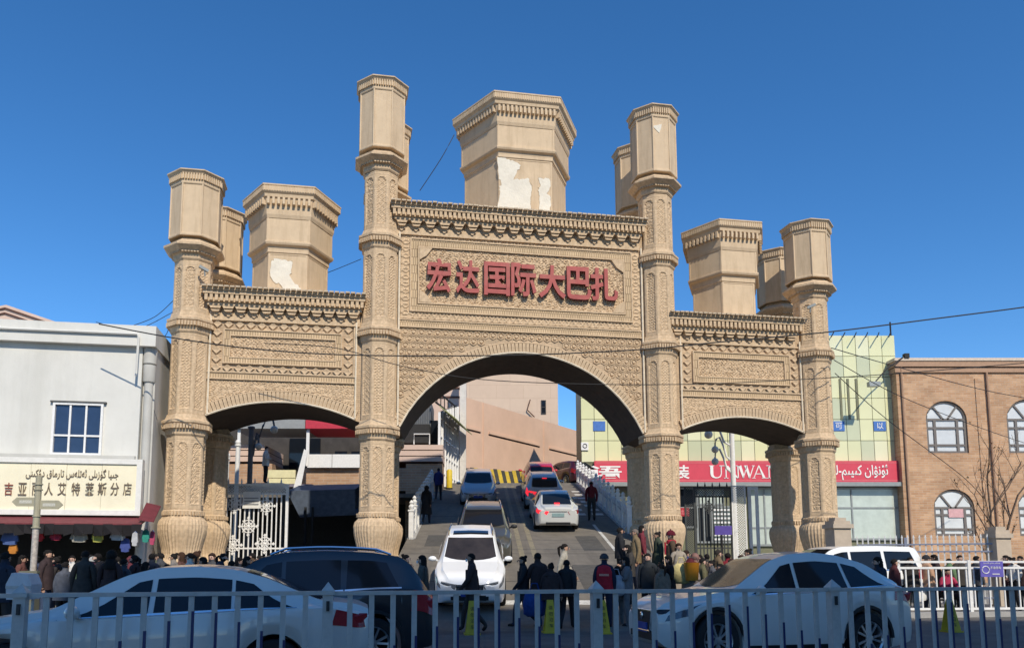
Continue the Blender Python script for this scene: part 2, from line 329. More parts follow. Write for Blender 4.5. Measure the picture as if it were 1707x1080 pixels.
def arch_wall(xc, hw, a, spring, crown, top, name):
    zf = seg(a, spring, crown); n = 40; f = MB(); s = MB()
    xs = [-hw]+[-a+2*a*i/n for i in range(n+1)]+[hw]; zs = [spring-.15]+[zf(max(-a, min(a, x))) for x in xs[1:-1]]+[spring-.15]
    zs[1] = zs[-2] = spring
    def Q(x, y, z): return skew(xc+x, y, z)
    for i in range(len(xs)-1):
        x0, x1, z0, z1 = xs[i], xs[i+1], zs[i], zs[i+1]
        f.add([Q(x0,WF,z0), Q(x1,WF,z1), Q(x1,WF,top), Q(x0,WF,top)], [(0,1,2,3)])
        f.add([Q(x0,WB,z0), Q(x1,WB,z1), Q(x1,WB,top), Q(x0,WB,top)], [(3,2,1,0)])
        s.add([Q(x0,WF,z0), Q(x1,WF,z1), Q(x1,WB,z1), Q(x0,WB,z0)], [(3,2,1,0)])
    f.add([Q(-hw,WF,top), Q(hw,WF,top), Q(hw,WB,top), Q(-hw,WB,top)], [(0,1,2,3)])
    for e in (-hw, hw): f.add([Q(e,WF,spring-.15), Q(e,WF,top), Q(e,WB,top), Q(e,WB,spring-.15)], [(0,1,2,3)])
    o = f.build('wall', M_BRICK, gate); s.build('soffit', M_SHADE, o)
    # archivolt: separate voussoir bricks, then a pale light tube along the edge
    nv = max(24, int(2*a/.105)); me = None
    pts = [(-a+2*a*i/120, zf(-a+2*a*i/120)) for i in range(121)]
    L = [0]
    for p, q in zip(pts, pts[1:]): L.append(L[-1]+math.dist(p, q))
    nv = int(L[-1]/.13)
    vm = MB().box(-.056, .056, -.05, .05, 0, .30).mesh('voussoir', M_CARVE)
    for k in range(nv):
        d = (k+.5)*L[-1]/nv; x = float(np.interp(d, L, [p[0] for p in pts])); z = float(np.interp(d, L, [p[1] for p in pts]))
        x2 = float(np.interp(d+.02, L, [p[0] for p in pts])); z2 = float(np.interp(d+.02, L, [p[1] for p in pts])); x1 = float(np.interp(d-.02, L, [p[0] for p in pts])); z1 = float(np.interp(d-.02, L, [p[1] for p in pts]))
        obj('voussoir', vm, o, (xc+x, WF-.03+R.uniform(-.008, .008), z+.06), (0, -math.atan2(z2-z1, x2-x1), 0))
    MB().tube([(xc+x, WF-.06, z+.02) for x, z in pts[::4]], .035, 6).build('light_strip', M_STRIP, gate, .8)
    MB().tube([(xc+x*1.0, WF-.05, z+.39) for x, z in pts[::4]], .03, 6).build('archivolt_moulding', M_CARVE, gate, .8)
    return zf, o
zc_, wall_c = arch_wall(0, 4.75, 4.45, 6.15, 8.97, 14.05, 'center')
wings = []
for s_ in (-1, 1):
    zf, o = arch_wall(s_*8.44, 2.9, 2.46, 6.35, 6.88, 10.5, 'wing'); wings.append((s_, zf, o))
# centre spandrel: hexagonal ring tiles, each its own piece
def hexring():
    b = MB(); n = 6; r = .158
    ring = lambda rr, y: [(rr*math.cos(math.pi/6+k*math.pi/3), y, rr*math.sin(math.pi/6+k*math.pi/3)) for k in range(n)]
    vs = ring(r*.95, .04)+ring(r*.93, -.025)+ring(r*.74, -.025)+ring(r*.68, .015)+ring(r*.45, .01)+ring(r*.34, -.04)
    fs = [(i*n+k, i*n+(k+1) % n, (i+1)*n+(k+1) % n, (i+1)*n+k) for i in range(5) for k in range(n)]+[tuple(30+k for k in range(n))]
    fs = [f[::-1] for f in fs]
    return b.add(vs, fs).mesh('hexagonal_tile', M_CARVE)
hm = hexring(); cnt = 0
dx, dz = .286, .248; row = 0; z = 6.35
while z < 9.72:
    x = -4.42+(dx/2 if row % 2 else 0)
    while x < 4.43:
        if z-zc_(max(-4.4, min(4.4, x))) > .56 and z-zc_(max(-4.45, min(4.45, abs(x)-.1))) > .5:
            obj('hexagonal_tile', hm, wall_c, (x, WF-.008+R.uniform(-.008, .008), z)); cnt += 1
        x += dx
    z += dz; row += 1
# centre bands, frames and carved panels
def soldier(x0, x1, z0, z1, parent, n=None, d=.05):
    MB().box(x0, x1, WF-d, WF+.02, z0, z1).build('soldier_course', M_SOLD, parent)
    MB().box(x0, x1, WF-d-.03, WF+.02, z1+.002, z1+.05).box(x0, x1, WF-d-.03, WF+.02, z0-.05, z0-.002).build('moulding', M_CARVE, parent)
soldier(-4.55, 4.55, 9.78, 9.98, wall_c)
fr = lambda x0, x1, z0, z1: (lambda X, Z: ((X > x0) & (X < x1) & (Z > z0) & (Z < z1)))
inn = fr(-4.12, 4.12, 10.34, 12.99)
hgrid(-4.46, 4.46, 10.06, 13.2, WF-.015, lambda X, Z: relief_scale(np.where(np.abs(X) > 4.12, Z, X), np.where(np.abs(X) > 4.12, X, Z), .26, .026), mask=lambda x, z: ~inn(x, z)).build('vine_border', M_CARVE, wall_c)
frame(-4.12, 4.12, 10.34, 12.99, .24, WF-.06, WF+.02).build('soldier_frame', M_SOLD, wall_c)
frame(-4.15, 4.15, 10.31, 13.02, .05, WF-.09, WF+.01).build('moulding', M_CARVE, wall_c)
frame(-3.86, 3.86, 10.60, 12.73, .05, WF-.09, WF+.01).build('moulding', M_CARVE, wall_c)
hgrid(-3.8, 3.8, 10.66, 12.67, WF-.01, lambda X, Z: relief_spiral(X, Z, .27, .028)+relief_lobes(X, Z, .13, .010), .028).build('carved_panel', M_CARVE, wall_c)
for sx in (-1, 1):
    for cz in (10.66, 12.67):
        MB().prism([(sx*3.8, cz), (sx*3.8, cz+(.45 if cz < 11 else -.45)), (sx*3.55, cz+(.28 if cz < 11 else -.28)), (sx*3.35, cz)][::(1 if sx*(1 if cz<11 else -1) < 0 else -1)], WF-.10, WF).build('corner_spandrel', M_CARVE, wall_c)
# the seven red characters
chars = '宏达国际大巴扎'
us = [(711,752),(760,800),(807,850),(852,894),(898,943),(945,986),(984,1030)]
for i, ch in enumerate(chars):
    xa = PL(us[i][0], 470, WF-.2).x; xb = PL(us[i][1], 470, WF-.2).x
    me = textmesh(ch, 1.24, .055, .024, 1, M_RED, 'sign_character'); xs_ = [v.co.x for v in me.vertices]; k = (xb-xa)/(max(xs_)-min(xs_))
    for v in me.vertices: v.co.x *= k
    me.materials.append(M_REDSIDE)
    for p in me.polygons:
        if abs(p.normal.y) < .5: p.material_index = 1
    obj('sign_character', me, gate, ((xa+xb)/2, WF-.16, 11.02+.06*R.uniform(-.5, .5)))
# wings
for s_, zf, o in wings:
    xc = s_*8.44; x0, x1 = xc-2.36, xc+2.36
    soldier(xc-2.5, xc+2.5, 7.66, 7.84, o)
    hgrid(xc-2.42, xc+2.42, 6.6, 7.58, WF-.012, lambda X, Z: relief_spiral(X, Z, .22, .022), mask=lambda x, z: z > np.array([zf(float(t)) for t in np.clip(x-xc, -2.46, 2.46)])+.44).build('carved_panel', M_CARVE, o)
    dm = MB(); dm.add([(-.17,.02,0),(0,.02,-.17),(.17,.02,0),(0,.02,.17),(-.125,-.045,0),(0,-.045,-.125),(.125,-.045,0),(0,-.045,.125),(0,-.02,0)], [(0,1,5,4),(1,2,6,5),(2,3,7,6),(3,0,4,7),(4,5,8),(5,6,8),(6,7,8),(7,4,8)])
    dme = dm.mesh('diamond_tile', M_CARVE)
    n = 13
    for k in range(n):
        xx = x0+.17+k*(x1-x0-.34)/(n-1)
        for zz_ in (8.0, 9.52): obj('diamond_tile', dme, o, (xx, WF-.02, zz_))
    for k in range(1, 5):
        zz_ = 8.0+k*(9.52-8.0)/5
        for xx in (x0+.17, x1-.17): obj('diamond_tile', dme, o, (xx, WF-.02, zz_))
    half = MB().add([(-.13,.0,0),(.13,0,0),(0,0,.13),(-.13,-.03,0),(.13,-.03,0),(0,-.03,.13)], [(3,4,5),(0,3,5,2),(1,2,5,4),(0,1,4,3)])
    frame(x0-.06, x1+.06, 7.84, 9.70, .05, WF-.07, WF+.01).build('moulding', M_CARVE, o)
    frame(x0+.42, x1-.42, 8.20, 9.32, .17, WF-.06, WF+.01).build('soldier_frame', M_SOLD, o)
    frame(x0+.38, x1-.38, 8.16, 9.36, .04, WF-.09, WF+.01).build('moulding', M_CARVE, o)
    frame(x0+.58, x1-.58, 8.36, 9.16, .04, WF-.08, WF+.01).build('moulding', M_CARVE, o)
    hgrid(x0+.62, x1-.62, 8.40, 9.12, WF-.01, lambda X, Z: relief_spiral(X, Z, .20, .022)+relief_lobes(X, Z, .13, .015), .03).build('carved_panel', M_CARVE, o)
# cornices
def cornice(xc, hw, zt, ncorb, k, parent):
    c = MB().box(xc-hw, xc+hw, WF-.52, WB+.3, zt-.10, zt).box(xc-hw+.03, xc+hw-.03, WF-.47, WF+.3, zt-.22, zt-.10).box(xc-hw+.10, xc+hw-.10, WF-.36, WF+.3, zt-.46, zt-.222).box(xc-hw+.14, xc+hw-.14, WF-.30, WF+.3, zt-.56, zt-.462)
    c.box(xc-hw+.2, xc+hw-.2, WF-.10, WF+.3, zt-1.02, zt-.562)
    o = c.build('cornice', M_CARVE, parent)
    nt_ = int(2*hw/.18); tm = MB().box(-.075, .075, WF-.64, WF-.52, zt-.02, zt+.03).mesh('coping_tile', M_CAP)
    for i in range(nt_): obj('coping_tile', tm, o, (xc-hw+.09+i*(2*hw-.18)/(nt_-1), R.uniform(-.015, .015), R.uniform(-.008, .008)))
    d = MB(); nd = int(2*hw/.165)
    for i in range(nd):
        x = xc-hw+.14+i*(2*hw-.28)/(nd-1); d.box(x-.05, x+.05, WF-.45, WF-.362, zt-.44, zt-.225)
    d.build('dentil_row', M_CARVE, o)['kind'] = 'stuff'
    cm = MB().prism([(-.21,-.002),(-.15,-.10),(.15,-.10),(.21,-.002)], WF-.29, WF-.1).prism([(-.15,-.13),(-.10,-.20),(.10,-.20),(.15,-.13)], WF-.25, WF-.1).box(-.13, .13, WF-.16, WF-.1, -.27, -.102).prism([(-.08,-.272),(-.03,-.34),(.03,-.34),(.08,-.272)][::-1], WF-.15, WF-.09).mesh('corbel', M_CARVE)
    for i in range(ncorb): obj('corbel', cm, o, (xc-hw+.42+i*(2*hw-.84)/(ncorb-1), 0, zt-.562))
    return o
cornice(-.12, 4.76, 14.14, 18, 1, gate)
for s_, zf, o in wings: cornice(s_*8.26-.13, 2.72, 10.66, 12, 1, gate)
# pillars
def facet_shaft(a, z0, z1, kind):
    w_ = 2*a*math.tan(math.pi/8); m = MB()
    for k in range(8):
        fn_ = [relief_diamond, relief_lobes, relief_spiral][(k*2+kind) % 3]
        p_ = (.22, .115, .15)[(k*2+kind) % 3]
        def hh(U, V):
            Hh = z1-z0; b = .006*((frac(V/.075) > .18)*1.)
            nw = w_*.27; top = Hh-.22-nw
            ins = (np.abs(U) < nw) & (V > .2) & ((V < top) | (U**2+(V-top)**2 < nw**2))
            rim = (np.abs(U) < nw+.035) & (V > .165) & ((V < top) | (U**2+(V-top)**2 < (nw+.035)**2)) & ~ins
            return np.where(ins, -.028+fn_(U, V, p_, .018), np.where(rim, .014, b))
        g = hgrid(-w_/2, w_/2, 0, z1-z0, 0, hh, .036)
        th = k*math.pi/4; c_, s_ = math.cos(th), math.sin(th)
        vs = []
        for (x, y, z) in g.v:
            t = min(1, max(0, (w_/2-abs(x))/.03)); yy = y*t-a       # the relief dies out at the arrises
            vs.append((c_*x-s_*yy, s_*x+c_*yy, z+z0))
        m.add(vs, g.f)
    return m
A = .58
O8 = math.pi/8
def ring_mesh(z, r0, rm_, up=.32, dn=.42):          # capital: flares out downwards-up with dentils
    b = MB().lathe([(r0+.01, z-dn), (r0+.05, z-dn+.06), (r0+.06, z-.20), (rm_-.04, z-.02), (rm_, z+.02), (rm_, z+.10), (rm_-.10, z+.16), (r0+.05, z+up-.08), (r0+.03, z+up)], 8, ph=O8, a=True)
    d = MB()
    for k in range(8):
        th = k*math.pi/4; ww = 2*(r0+.12)*math.tan(O8)
        for i in range(6):
            x = -ww/2+(i+.5)*ww/6; y = -(r0+.12); c_, s_ = math.cos(th), math.sin(th)
            q = MB().box(x-.032, x+.032, y-.06, y+.10, z-.18, z-.03); d.add([(c_*p[0]-s_*p[1], s_*p[0]+c_*p[1], p[2]) for p in q.v], q.f)
    return b.mesh('capital', M_CARVE, .35), d.mesh('dentil_row', M_CARVE)
def turret_mesh(z0, z1, r):
    b = MB().lathe([(r, z0), (r, z1)], 8, ph=O8, a=True)
    rb = MB(); R_ = r/math.cos(O8)
    for k in range(8):
        th = O8+k*math.pi/4; rb.tube([(R_*math.sin(th), -R_*math.cos(th), z0), (R_*math.sin(th), -R_*math.cos(th), z1)], .035, 5)
    rb.lathe([(r+.02, z1-.12), (r+.035, z1-.09), (r+.035, z1-.03), (r+.02, z1)], 8, ph=O8, a=True).lathe([(r+.02, z0), (r+.03, z0+.02), (r+.03, z0+.07), (r+.02, z0+.09)], 8, ph=O8, a=True)
    return b.mesh('turret', M_PLAS), rb.mesh('corner_rib', M_PLAS)
def cap_mesh(z, r0, rm_):
    b = MB().lathe([(r0+.01, z-.42), (r0+.03, z-.36), (r0+.05, z-.16), (rm_-.02, z-.05), (rm_, z-.04), (rm_, z+.0), (rm_-.12, z+.03)], 8, ph=O8, a=True)
    d = MB()
    for k in range(8):
        th = k*math.pi/4; ww = 2*(r0+.06)*math.tan(O8); c_, s_ = math.cos(th), math.sin(th)
        for i in range(8):
            x = -ww/2+(i+.5)*ww/8; y = -(r0+.06); q = MB().box(x-.025, x+.025, y-.035, y+.05, z-.33, z-.12); d.add([(c_*p[0]-s_*p[1], s_*p[0]+c_*p[1], p[2]) for p in q.v], q.f)
    return b.mesh('turret_cap', M_PLAS), d.mesh('fluting', M_PLAS)
def base_mesh():
    n = 80; b = MB(); prof = [(.60,3.25),(.64,3.2),(.64,3.02),(.66,2.98),(.73,2.88),(.765,2.74),(.76,2.56),(.73,2.38),(.67,2.15),(.62,1.95),(.60,1.78),(.64,1.62),(.78,1.5),(.80,1.42),(.80,.9),(.88,.86),(.88,.0)]
    vs = []; fs = []
    for j, (r, z) in enumerate(prof):
        for k in range(n):
            th = 2*math.pi*k/n; o8 = math.cos(math.pi/8)/math.cos(((th+math.pi/8) % (math.pi/4))-math.pi/8)
            mixr = (.35 if 3 <= j <= 12 else 1.0); rr = r*(mixr*o8/.962+(1-mixr))
            if 4 <= j <= 11: rr += (.013 if k % 2 else -.009)
            vs.append((rr*math.sin(th), -rr*math.cos(th), z))
    for j in range(len(prof)-1): fs += [((j+1)*n+k, (j+1)*n+(k+1) % n, j*n+(k+1) % n, j*n+k) for k in range(n)]
    b.add(vs, fs)
    d = MB()
    for k in range(40):
        th = 2*math.pi*k/40; c_, s_ = math.cos(th), math.sin(th); q = MB().box(-.03, .03, -.675, -.60, 3.06, 3.19); d.add([(c_*p[0]-s_*p[1], s_*p[0]+c_*p[1], p[2]) for p in q.v], q.f)
    return b.mesh('base', M_CARVE), d.mesh('dentil_row', M_CARVE)
SH = {}
def shm(key, fn):
    if key not in SH: SH[key] = fn()
    return SH[key]
BASE = base_mesh()
def shaft(i, z0, z1, kind): return shm(('s', i), lambda: facet_shaft(A, z0, z1, kind).mesh('shaft', M_CARVE))
def pillar(x, y, tall, front=True):
    x2, y2 = x+KS*y, y
    p = obj('pillar', shm('core', lambda: MB().lathe([(A-.07, .15), (A-.07, 12)], 8, ph=O8, a=True).mesh('pillar', M_BRICK)), gate, (x2, y2, .05)); p.scale = (1, 1, .969)
    obj('base', BASE[0], p); obj('dentil_row', BASE[1], p)
    obj('shaft', shaft(1, 3.25, 5.72, 0), p)
    def ring(z, r0, rm_, **k):
        a, b = shm(('r', z, rm_), lambda: ring_mesh(z, r0, rm_, **k)); obj('capital', a, p); obj('dentil_row', b, p)
    ring(6.15, A, .76); obj('shaft', shaft(2, 6.47, 9.28, 1), p); ring(9.70, A, .74)
    if tall:
        obj('shaft', shaft(3, 10.02, 12.74, 2), p); ring(13.16, A, .76); obj('shaft', shaft(4, 13.48, 15.66, 0), p); zt = 16.1
    else: obj('shaft', shaft(5, 10.02, 11.85, 2), p); zt = 12.28
    ring(zt, A, .93, up=.42)
    top = 19.17 if tall else 15.0
    a, b = shm(('t', tall), lambda: turret_mesh(zt+.38, top-.36, .775)); t = obj('turret', a, p); obj('corner_rib', b, p)
    a, b = shm(('c', tall), lambda: cap_mesh(top, .775, .93)); obj('turret_cap', a, p); obj('fluting', b, p)
    return p
PB = 2.75
pl = {}
for x, tall in ((-11.5, False), (-5.2, True), (5.2, True), (11.5, False)):
    pl[x] = pillar(x, 0, tall); pillar(x, PB, tall)
# pale conduits beside the pillars
for x, z0, z1 in ((-10.85,6.4,9.9), (-5.98,6.4,9.9), (-4.52,6.2,13.2), (4.52,6.2,13.2), (5.98,6.4,9.9), (10.85,6.4,9.9)):
    MB().tube([(x, WF-.08, z0), (x, WF-.08, z1)], .035, 6).build('light_strip', M_STRIP, gate, .8)
# hexagonal towers on the roofs
def tower(xc, yc, z0, ztop, s_low, s_up, s_cor, zb0, zb1, zc0):
    ph = math.pi/6
    k = math.cos(math.pi/6)
    def hexl(prof): return MB().lathe([(s*k, z) for s, z in prof], 6, c=(xc, yc), ph=ph, a=True)
    t = hexl([(s_low, z0), (s_low, zb0)]).add([], []).build('tower', M_PLAS, gate)
    hexl([(s_low+.01, zb0-.16), (s_low+.05, zb0-.13), (s_low+.05, zb0-.03), (s_low+.07, zb1-.17), (s_up+.04, zb1-.12), (s_up+.07, zb1-.06), (s_up+.07, zb1), (s_up, zb1+.03)]).build('band', M_PLAS, t)
    hexl([(s_up, zb1+.02), (s_up, zc0)]).build('upper_drum', M_PLAS, t)
    h = ztop-zc0
    hexl([(s_up+.02, zc0-.12), (s_up+.06, zc0), (s_up+.08, zc0+h*.3), (s_cor-.18, zc0+h*.55), (s_cor-.12, zc0+h*.58), (s_cor-.10, zc0+h*.68), (s_cor-.03, zc0+h*.74), (s_cor-.03, zc0+h*.94), (s_cor, zc0+h*.95), (s_cor, zc0+h), (s_cor-.2, ztop+.02)]).build('cornice', M_PLAS, t)
    d = MB(); fl = MB(); rb = MB()
    for q in range(6):
        th = q*math.pi/3; c_, s_ = math.cos(th), math.sin(th)
        def rot(b, dst): dst.add([(xc+c_*p[0]-s_*p[1], yc+s_*p[0]+c_*p[1], p[2]) for p in b.v], b.f)
        ww = s_up+.1; n = int(ww/.16); ap = (s_up+.07)*k
        for i in range(n): x = -ww/2+(i+.5)*ww/n; rot(MB().box(x-.04, x+.04, -ap-.16, -ap+.03, zc0+h*.32, zc0+h*.55), d)
        ww = s_cor-.03; n = int(ww/.085); ap = (s_cor-.03)*k
        for i in range(n): x = -ww/2+(i+.5)*ww/n; rot(MB().box(x-.028, x+.028, -ap-.02, -ap+.02, zc0+h*.76, zc0+h*.93), fl)
        for rr, za, zb in ((s_low, z0, zb0-.1), (s_up, zb1, zc0)):
            for e in (-1, 1): x = e*(rr/2-.03); rot(MB().box(x-.03, x+.03, -rr*k-.012, -rr*k+.02, za, zb), rb)
            rot(MB().box(-rr/2+.06, rr/2-.06, -rr*k-.014, -rr*k+.02, zb-.1, zb-.05), rb)
    d.build('dentil_row', M_PLAS, t)['kind'] = 'stuff'; fl.build('fluting', M_PLAS, t)['kind'] = 'stuff'; rb.build('panel_rib', M_PLAS, t)
    return t
KH = math.cos(math.pi/6)
tc_ = tower(.18, 1.95, 13.9, 18.92, 2.04, 2.18, 2.56, 16.68, 16.92, 17.88)
tl_ = tower(-8.4, 1.3, 10.3, 14.62, 1.33, 1.47, 1.78, 12.40, 12.64, 13.60)
tr_ = tower(8.6, 1.3, 10.3, 14.62, 1.33, 1.47, 1.78, 12.40, 12.64, 13.60)
def peel(t, pix, y):
    pp = [PL(u, v, y) for u, v in pix]; out = []
    rr = random.Random(3)
    for a, b in zip(pp, pp[1:]+pp[:1]):
        for k in range(4):
            q = a.lerp(b, k/4); j = .0 if k == 0 else .035; out.append((q.x+rr.uniform(-j, j), q.z+rr.uniform(-j, j)))
    cx_ = sum(q[0] for q in out)/len(out); cz_ = sum(q[1] for q in out)/len(out)
    MB().prism(out, y-.006, y+.012).build('peeled_patch', M_PEEL, t); MB().prism([(cx_+(q[0]-cx_)*1.05+rr.uniform(-.02,.02), cz_+(q[1]-cz_)*1.04+rr.uniform(-.02,.02)) for q in out], y-.002, y+.012).build('flake_edge_shade', mat('flake_edge_shade_render', (.47,.36,.24), .9, var=.3, scale=8), t)  # darker rim paints shade round the flaked edge for depth
yf = 1.95-2.04*KH-.012
peel(tc_, [(829,263),(838,261),(846,266),(855,268),(868,277),(862,285),(856,300),(868,299),(880,297),(886,310),(884,330),(885,349),(829,347),(834,320),(832,312),(836,308),(832,294)], yf)
peel(tc_, [(897,297),(915,298),(918,311),(911,323),(918,330),(917,352),(898,350),(899,330),(897,318),(901,310)], yf)
yl_ = 1.3-1.33*KH-.012
peel(tl_, [(452,436),(460,431),(472,433),(487,436),(486,448),(483,460),(492,474),(500,480),(502,487),(474,484),(468,475),(455,468),(450,455)], yl_)
pk = .775+.012
pix = [(1089,210),(1096,209),(1103,207),(1102,214),(1099,222),(1096,219),(1090,213)]
pp = [PL(u, v, -pk) for u, v in pix]; MB().prism([(p.x, p.z) for p in pp], -pk-.003, -pk+.02).build('peeled_patch', M_PEEL, gate)
# ------------------------------------------------------------------ unseen building across the street, behind the camera: shaped to shade the cars
def sb(x0, x1, y0, y1, z0, z1): return MB().box(x0, x1, y0, y1, z0, z1)
SH_EDGE, OPY = 20.8, -15.0
bh = (SH_EDGE-OPY)*math.tan(SUN_EL)/math.cos(SUN_AZ)
opp = thing('apartment_block', 'tall plain apartment block across the street shaped to cast the shade', 'building', (0, 0, 0), 0)
sb(4, 48, OPY-14, OPY, -.3, bh-.1).build('wall', mat('opposite_plaster', (.36,.34,.31), .85, var=.1, scale=.6), opp)
wm = sb(-.9, .9, OPY-.05, OPY+.05, 0, 1.6).mesh('window', M_GLASS)
for i in range(2, 11):
    for j in range(9): obj('window', wm, opp, (i*4.2, 0, 2+j*3.4))
# ------------------------------------------------------------------ white corner shop on the left
M_WPL = mat('white_plaster', (.66,.65,.60), .85, var=.05, scale=1.2, bump=.1, bscale=30, dark=(.48,.47,.42), darkamt=.6, stretch=(2.4,2.4,.35))
M_GPL = mat('grey_plaster', (.52,.51,.47), .85, var=.08, scale=1.5, dark=(.38,.37,.34), darkamt=.5)
YL = -1.3
xr = PL(262, 545, YL).x; ztop = PL(255, 545, YL).z; zb = PL(200, 576, YL).z; xw = PL(233, 650, YL).x
xl = xr-11
ls = thing('corner_shop_building', 'white plastered shop building at the left edge of the square with one grid window', 'building', GW(xr-5, 0, 0), YAW)
ls.location = GW(0, 0, 0)
sb(xl, xw, YL+.12, YL+9, 4.0, zb).build('wall', M_WPL, ls)
sb(xw+.02, xr-.05, YL+.30, YL+11, 0, zb).build('side_wall', M_GPL, ls)
sb(xl, xr, YL-.10, YL+11, zb, ztop).build('parapet', M_WPL, ls)
MB().tube([(xl, YL-.16, ztop-.32), (xr-.55, YL-.16, ztop-.30), (xr-.5, YL-.16, ztop-.4), (xr-.52, YL-.16, zb-1.0)], .04, 6).build('conduit', M_WPL, ls)
xc = (xw+xr)/2-.02; hw = (xr-xw)/2-.02
col = MB().lathe([(hw-.06, 0), (hw-.06, zb-1.1)], 20, c=(xc, YL+.28)).lathe([(hw-.02, zb-1.1), (hw, zb-1.05), (hw, zb-.55)], 20, c=(xc, YL+.28)).lathe([(hw-.03, zb-.53), (hw+.01, zb-.5), (hw+.03, zb-.004)], 20, c=(xc, YL+.28))
col.build('corner_column', M_GPL, ls, .5)
def grid_window(parent, x0, x1, y, z0, z1, cols, rows, m, fw=.07, glass=M_GLASS, depth=.10):
    wdw = frame_(x0, x1, z0, z1, fw, y-.02, y+depth).build('window', m, parent)
    cs = [x0+fw+(x1-x0-2*fw)*c for c in cols]; rs = [z0+fw+(z1-z0-2*fw)*r for r in rows]
    b = MB()
    for c in cs[1:-1]: b.box(c-fw*.4, c+fw*.4, y, y+depth-.02, z0+fw, z1-fw)
    for r in rs[1:-1]: b.box(x0+fw, x1-fw, y+.004, y+depth-.024, r-fw*.4, r+fw*.4)
    if b.v: b.build('muntin', m, wdw)
    for a, c in zip(cs, cs[1:]):
        for q, r in zip(rs, rs[1:]):
            p = MB().box(a+.006, c-.006, y+.05, y+.06, q+.006, r-.006).build('pane', glass, wdw)
    return wdw
def frame_(x0, x1, z0, z1, wd, y0, y1):
    return MB().box(x0, x1, y0, y1, z0, z0+wd).box(x0, x1, y0, y1, z1-wd, z1).box(x0, x0+wd, y0, y1, z0+wd, z1-wd).box(x1-wd, x1, y0, y1, z0+wd, z1-wd)
a, b = PL(82, 757, YL), PL(172, 672, YL)
grid_window(ls, a.x, b.x, YL+.06, a.z, b.z, (0,.33,.68,1), (0,.36,1), M_WHITEM, .07, M_BGLASS)
sb(a.x-.08, b.x+.08, YL+.02, YL+.14, b.z, b.z+.05).build('lintel', mat('dark_trim', (.1,.1,.095), .8), ls)
sb(xl, xw-.05, YL-.0, YL+.2, PL(100, 768, YL).z-.05, PL(100, 757, YL).z).build('ledge', M_GPL, ls)
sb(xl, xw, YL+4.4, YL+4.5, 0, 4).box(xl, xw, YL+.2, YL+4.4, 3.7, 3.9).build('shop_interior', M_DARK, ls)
# signboard
M_SIGN = mat('cream_sign_panel', (.84,.77,.56), .45, var=.06, scale=2, dark=(.78,.70,.48), darkamt=.5)
M_SIGNF = mat('sign_frame', (.74,.72,.66), .45, var=.08)
M_INK = mat('weathered_brown_letters', (.17,.13,.09), .7, var=.2)
YS = YL-.35
a, b = PL(-30, 857, YS), PL(239, 766, YS)
sign = thing('shop_sign', 'long cream shop signboard with dark Chinese characters under Uyghur script', 'shop sign', GW(0, 0, 0), YAW)
sx0, sx1, sz0, sz1 = xl+1.5, b.x, a.z, b.z
frame_(sx0, sx1, sz0, sz1, .16, YS-.08, YS+.2).build('frame', M_SIGNF, sign)
nx = 9
for i in range(nx):
    w_ = (sx1-sx0-.32)/nx
    MB().box(sx0+.16+i*w_+.004, sx0+.16+(i+1)*w_-.004, YS-.03+.004*(i % 2), YS+.1, sz0+.16, sz1-.16).build('panel', M_SIGN, sign)
M_INKR = mat('reddish_brown_letters', (.25,.07,.05), .7, var=.2)
for ch, u in zip('吉亚丽人艾特莱斯分店', (14,37,60,81,103,126,149,170,191,212)):
    q = PL(u, 824, YS-.03); q2 = PL(u, 804, YS-.03); h_ = (q2.z-q.z)*1.05
    text(ch, h_, M_INKR if ch == '吉' else M_INK, sign, (q.x, YS-.05, q.z-.02), width=PL(u+7, 824, YS).x-PL(u-7, 824, YS).x, ext=.012, bold=.003, name='character')
qa, qb = PL(43, 798, YS-.03), PL(198, 785, YS-.03)
text(uy('جىيا گۈزىلى ئەتلەس تارماق دۇكىنى'), (PL(100, 782, YS).z-PL(100, 800, YS).z), M_INK, sign, ((qa.x+qb.x)/2, YS-.05, PL(120, 799, YS).z), width=qb.x-qa.x, ext=.006, bold=.008, name='script_line')
# awning below the sign
M_MAR = mat('maroon_canvas', (.16,.035,.04), .75, var=.2, scale=5)
aw = thing('shop_awning', 'maroon canvas awning folded out under the cream signboard', 'awning', GW(0, 0, 0), YAW)
za = PL(200, 862, YS).z
aw_ = MB(); ax0, ax1 = sx0, xr+.1
aw_.add([(ax0,YS+.1,za+.02),(ax1,YS+.1,za+.02),(ax1,YS-.8,za-.22),(ax0,YS-.8,za-.22),(ax0,YS+.1,za-.03),(ax1,YS+.1,za-.03),(ax1,YS-.8,za-.26),(ax0,YS-.8,za-.26)], [(0,3,2,1),(4,5,6,7),(3,7,6,2),(1,2,6,5),(0,4,7,3),(0,1,5,4)])
aw_.build('canopy', M_MAR, aw)
qa = PL(240, 836, YS-.2); qb = PL(263, 870, YS-.2)
MB().add([(qa.x,YS+.1,qa.z),(qb.x,YS+.1,qa.z-.1),(qb.x,YS-.7,qb.z),(qa.x,YS-.75,qb.z+.06),(qa.x,YS+.1,qa.z-.03),(qb.x,YS+.1,qa.z-.13),(qb.x,YS-.7,qb.z-.03),(qa.x,YS-.75,qb.z+.03)], [(0,3,2,1),(4,5,6,7),(3,7,6,2),(1,2,6,5),(0,4,7,3),(0,1,5,4)]).build('end_flap', mat('red_canvas', (.13,.022,.028), .7, var=.2), aw)
n = 36
vl = MB()
for i in range(n):
    w_ = (ax1-ax0)/n; vl.add([(ax0+i*w_,YS-.8,za-.24),(ax0+(i+1)*w_,YS-.8,za-.24),(ax0+(i+1)*w_,YS-.78+R.uniform(-.05,.05),za-.50-R.uniform(0,.10)),(ax0+i*w_,YS-.78+R.uniform(-.05,.05),za-.50-R.uniform(0,.10))], [(0,3,2,1)])
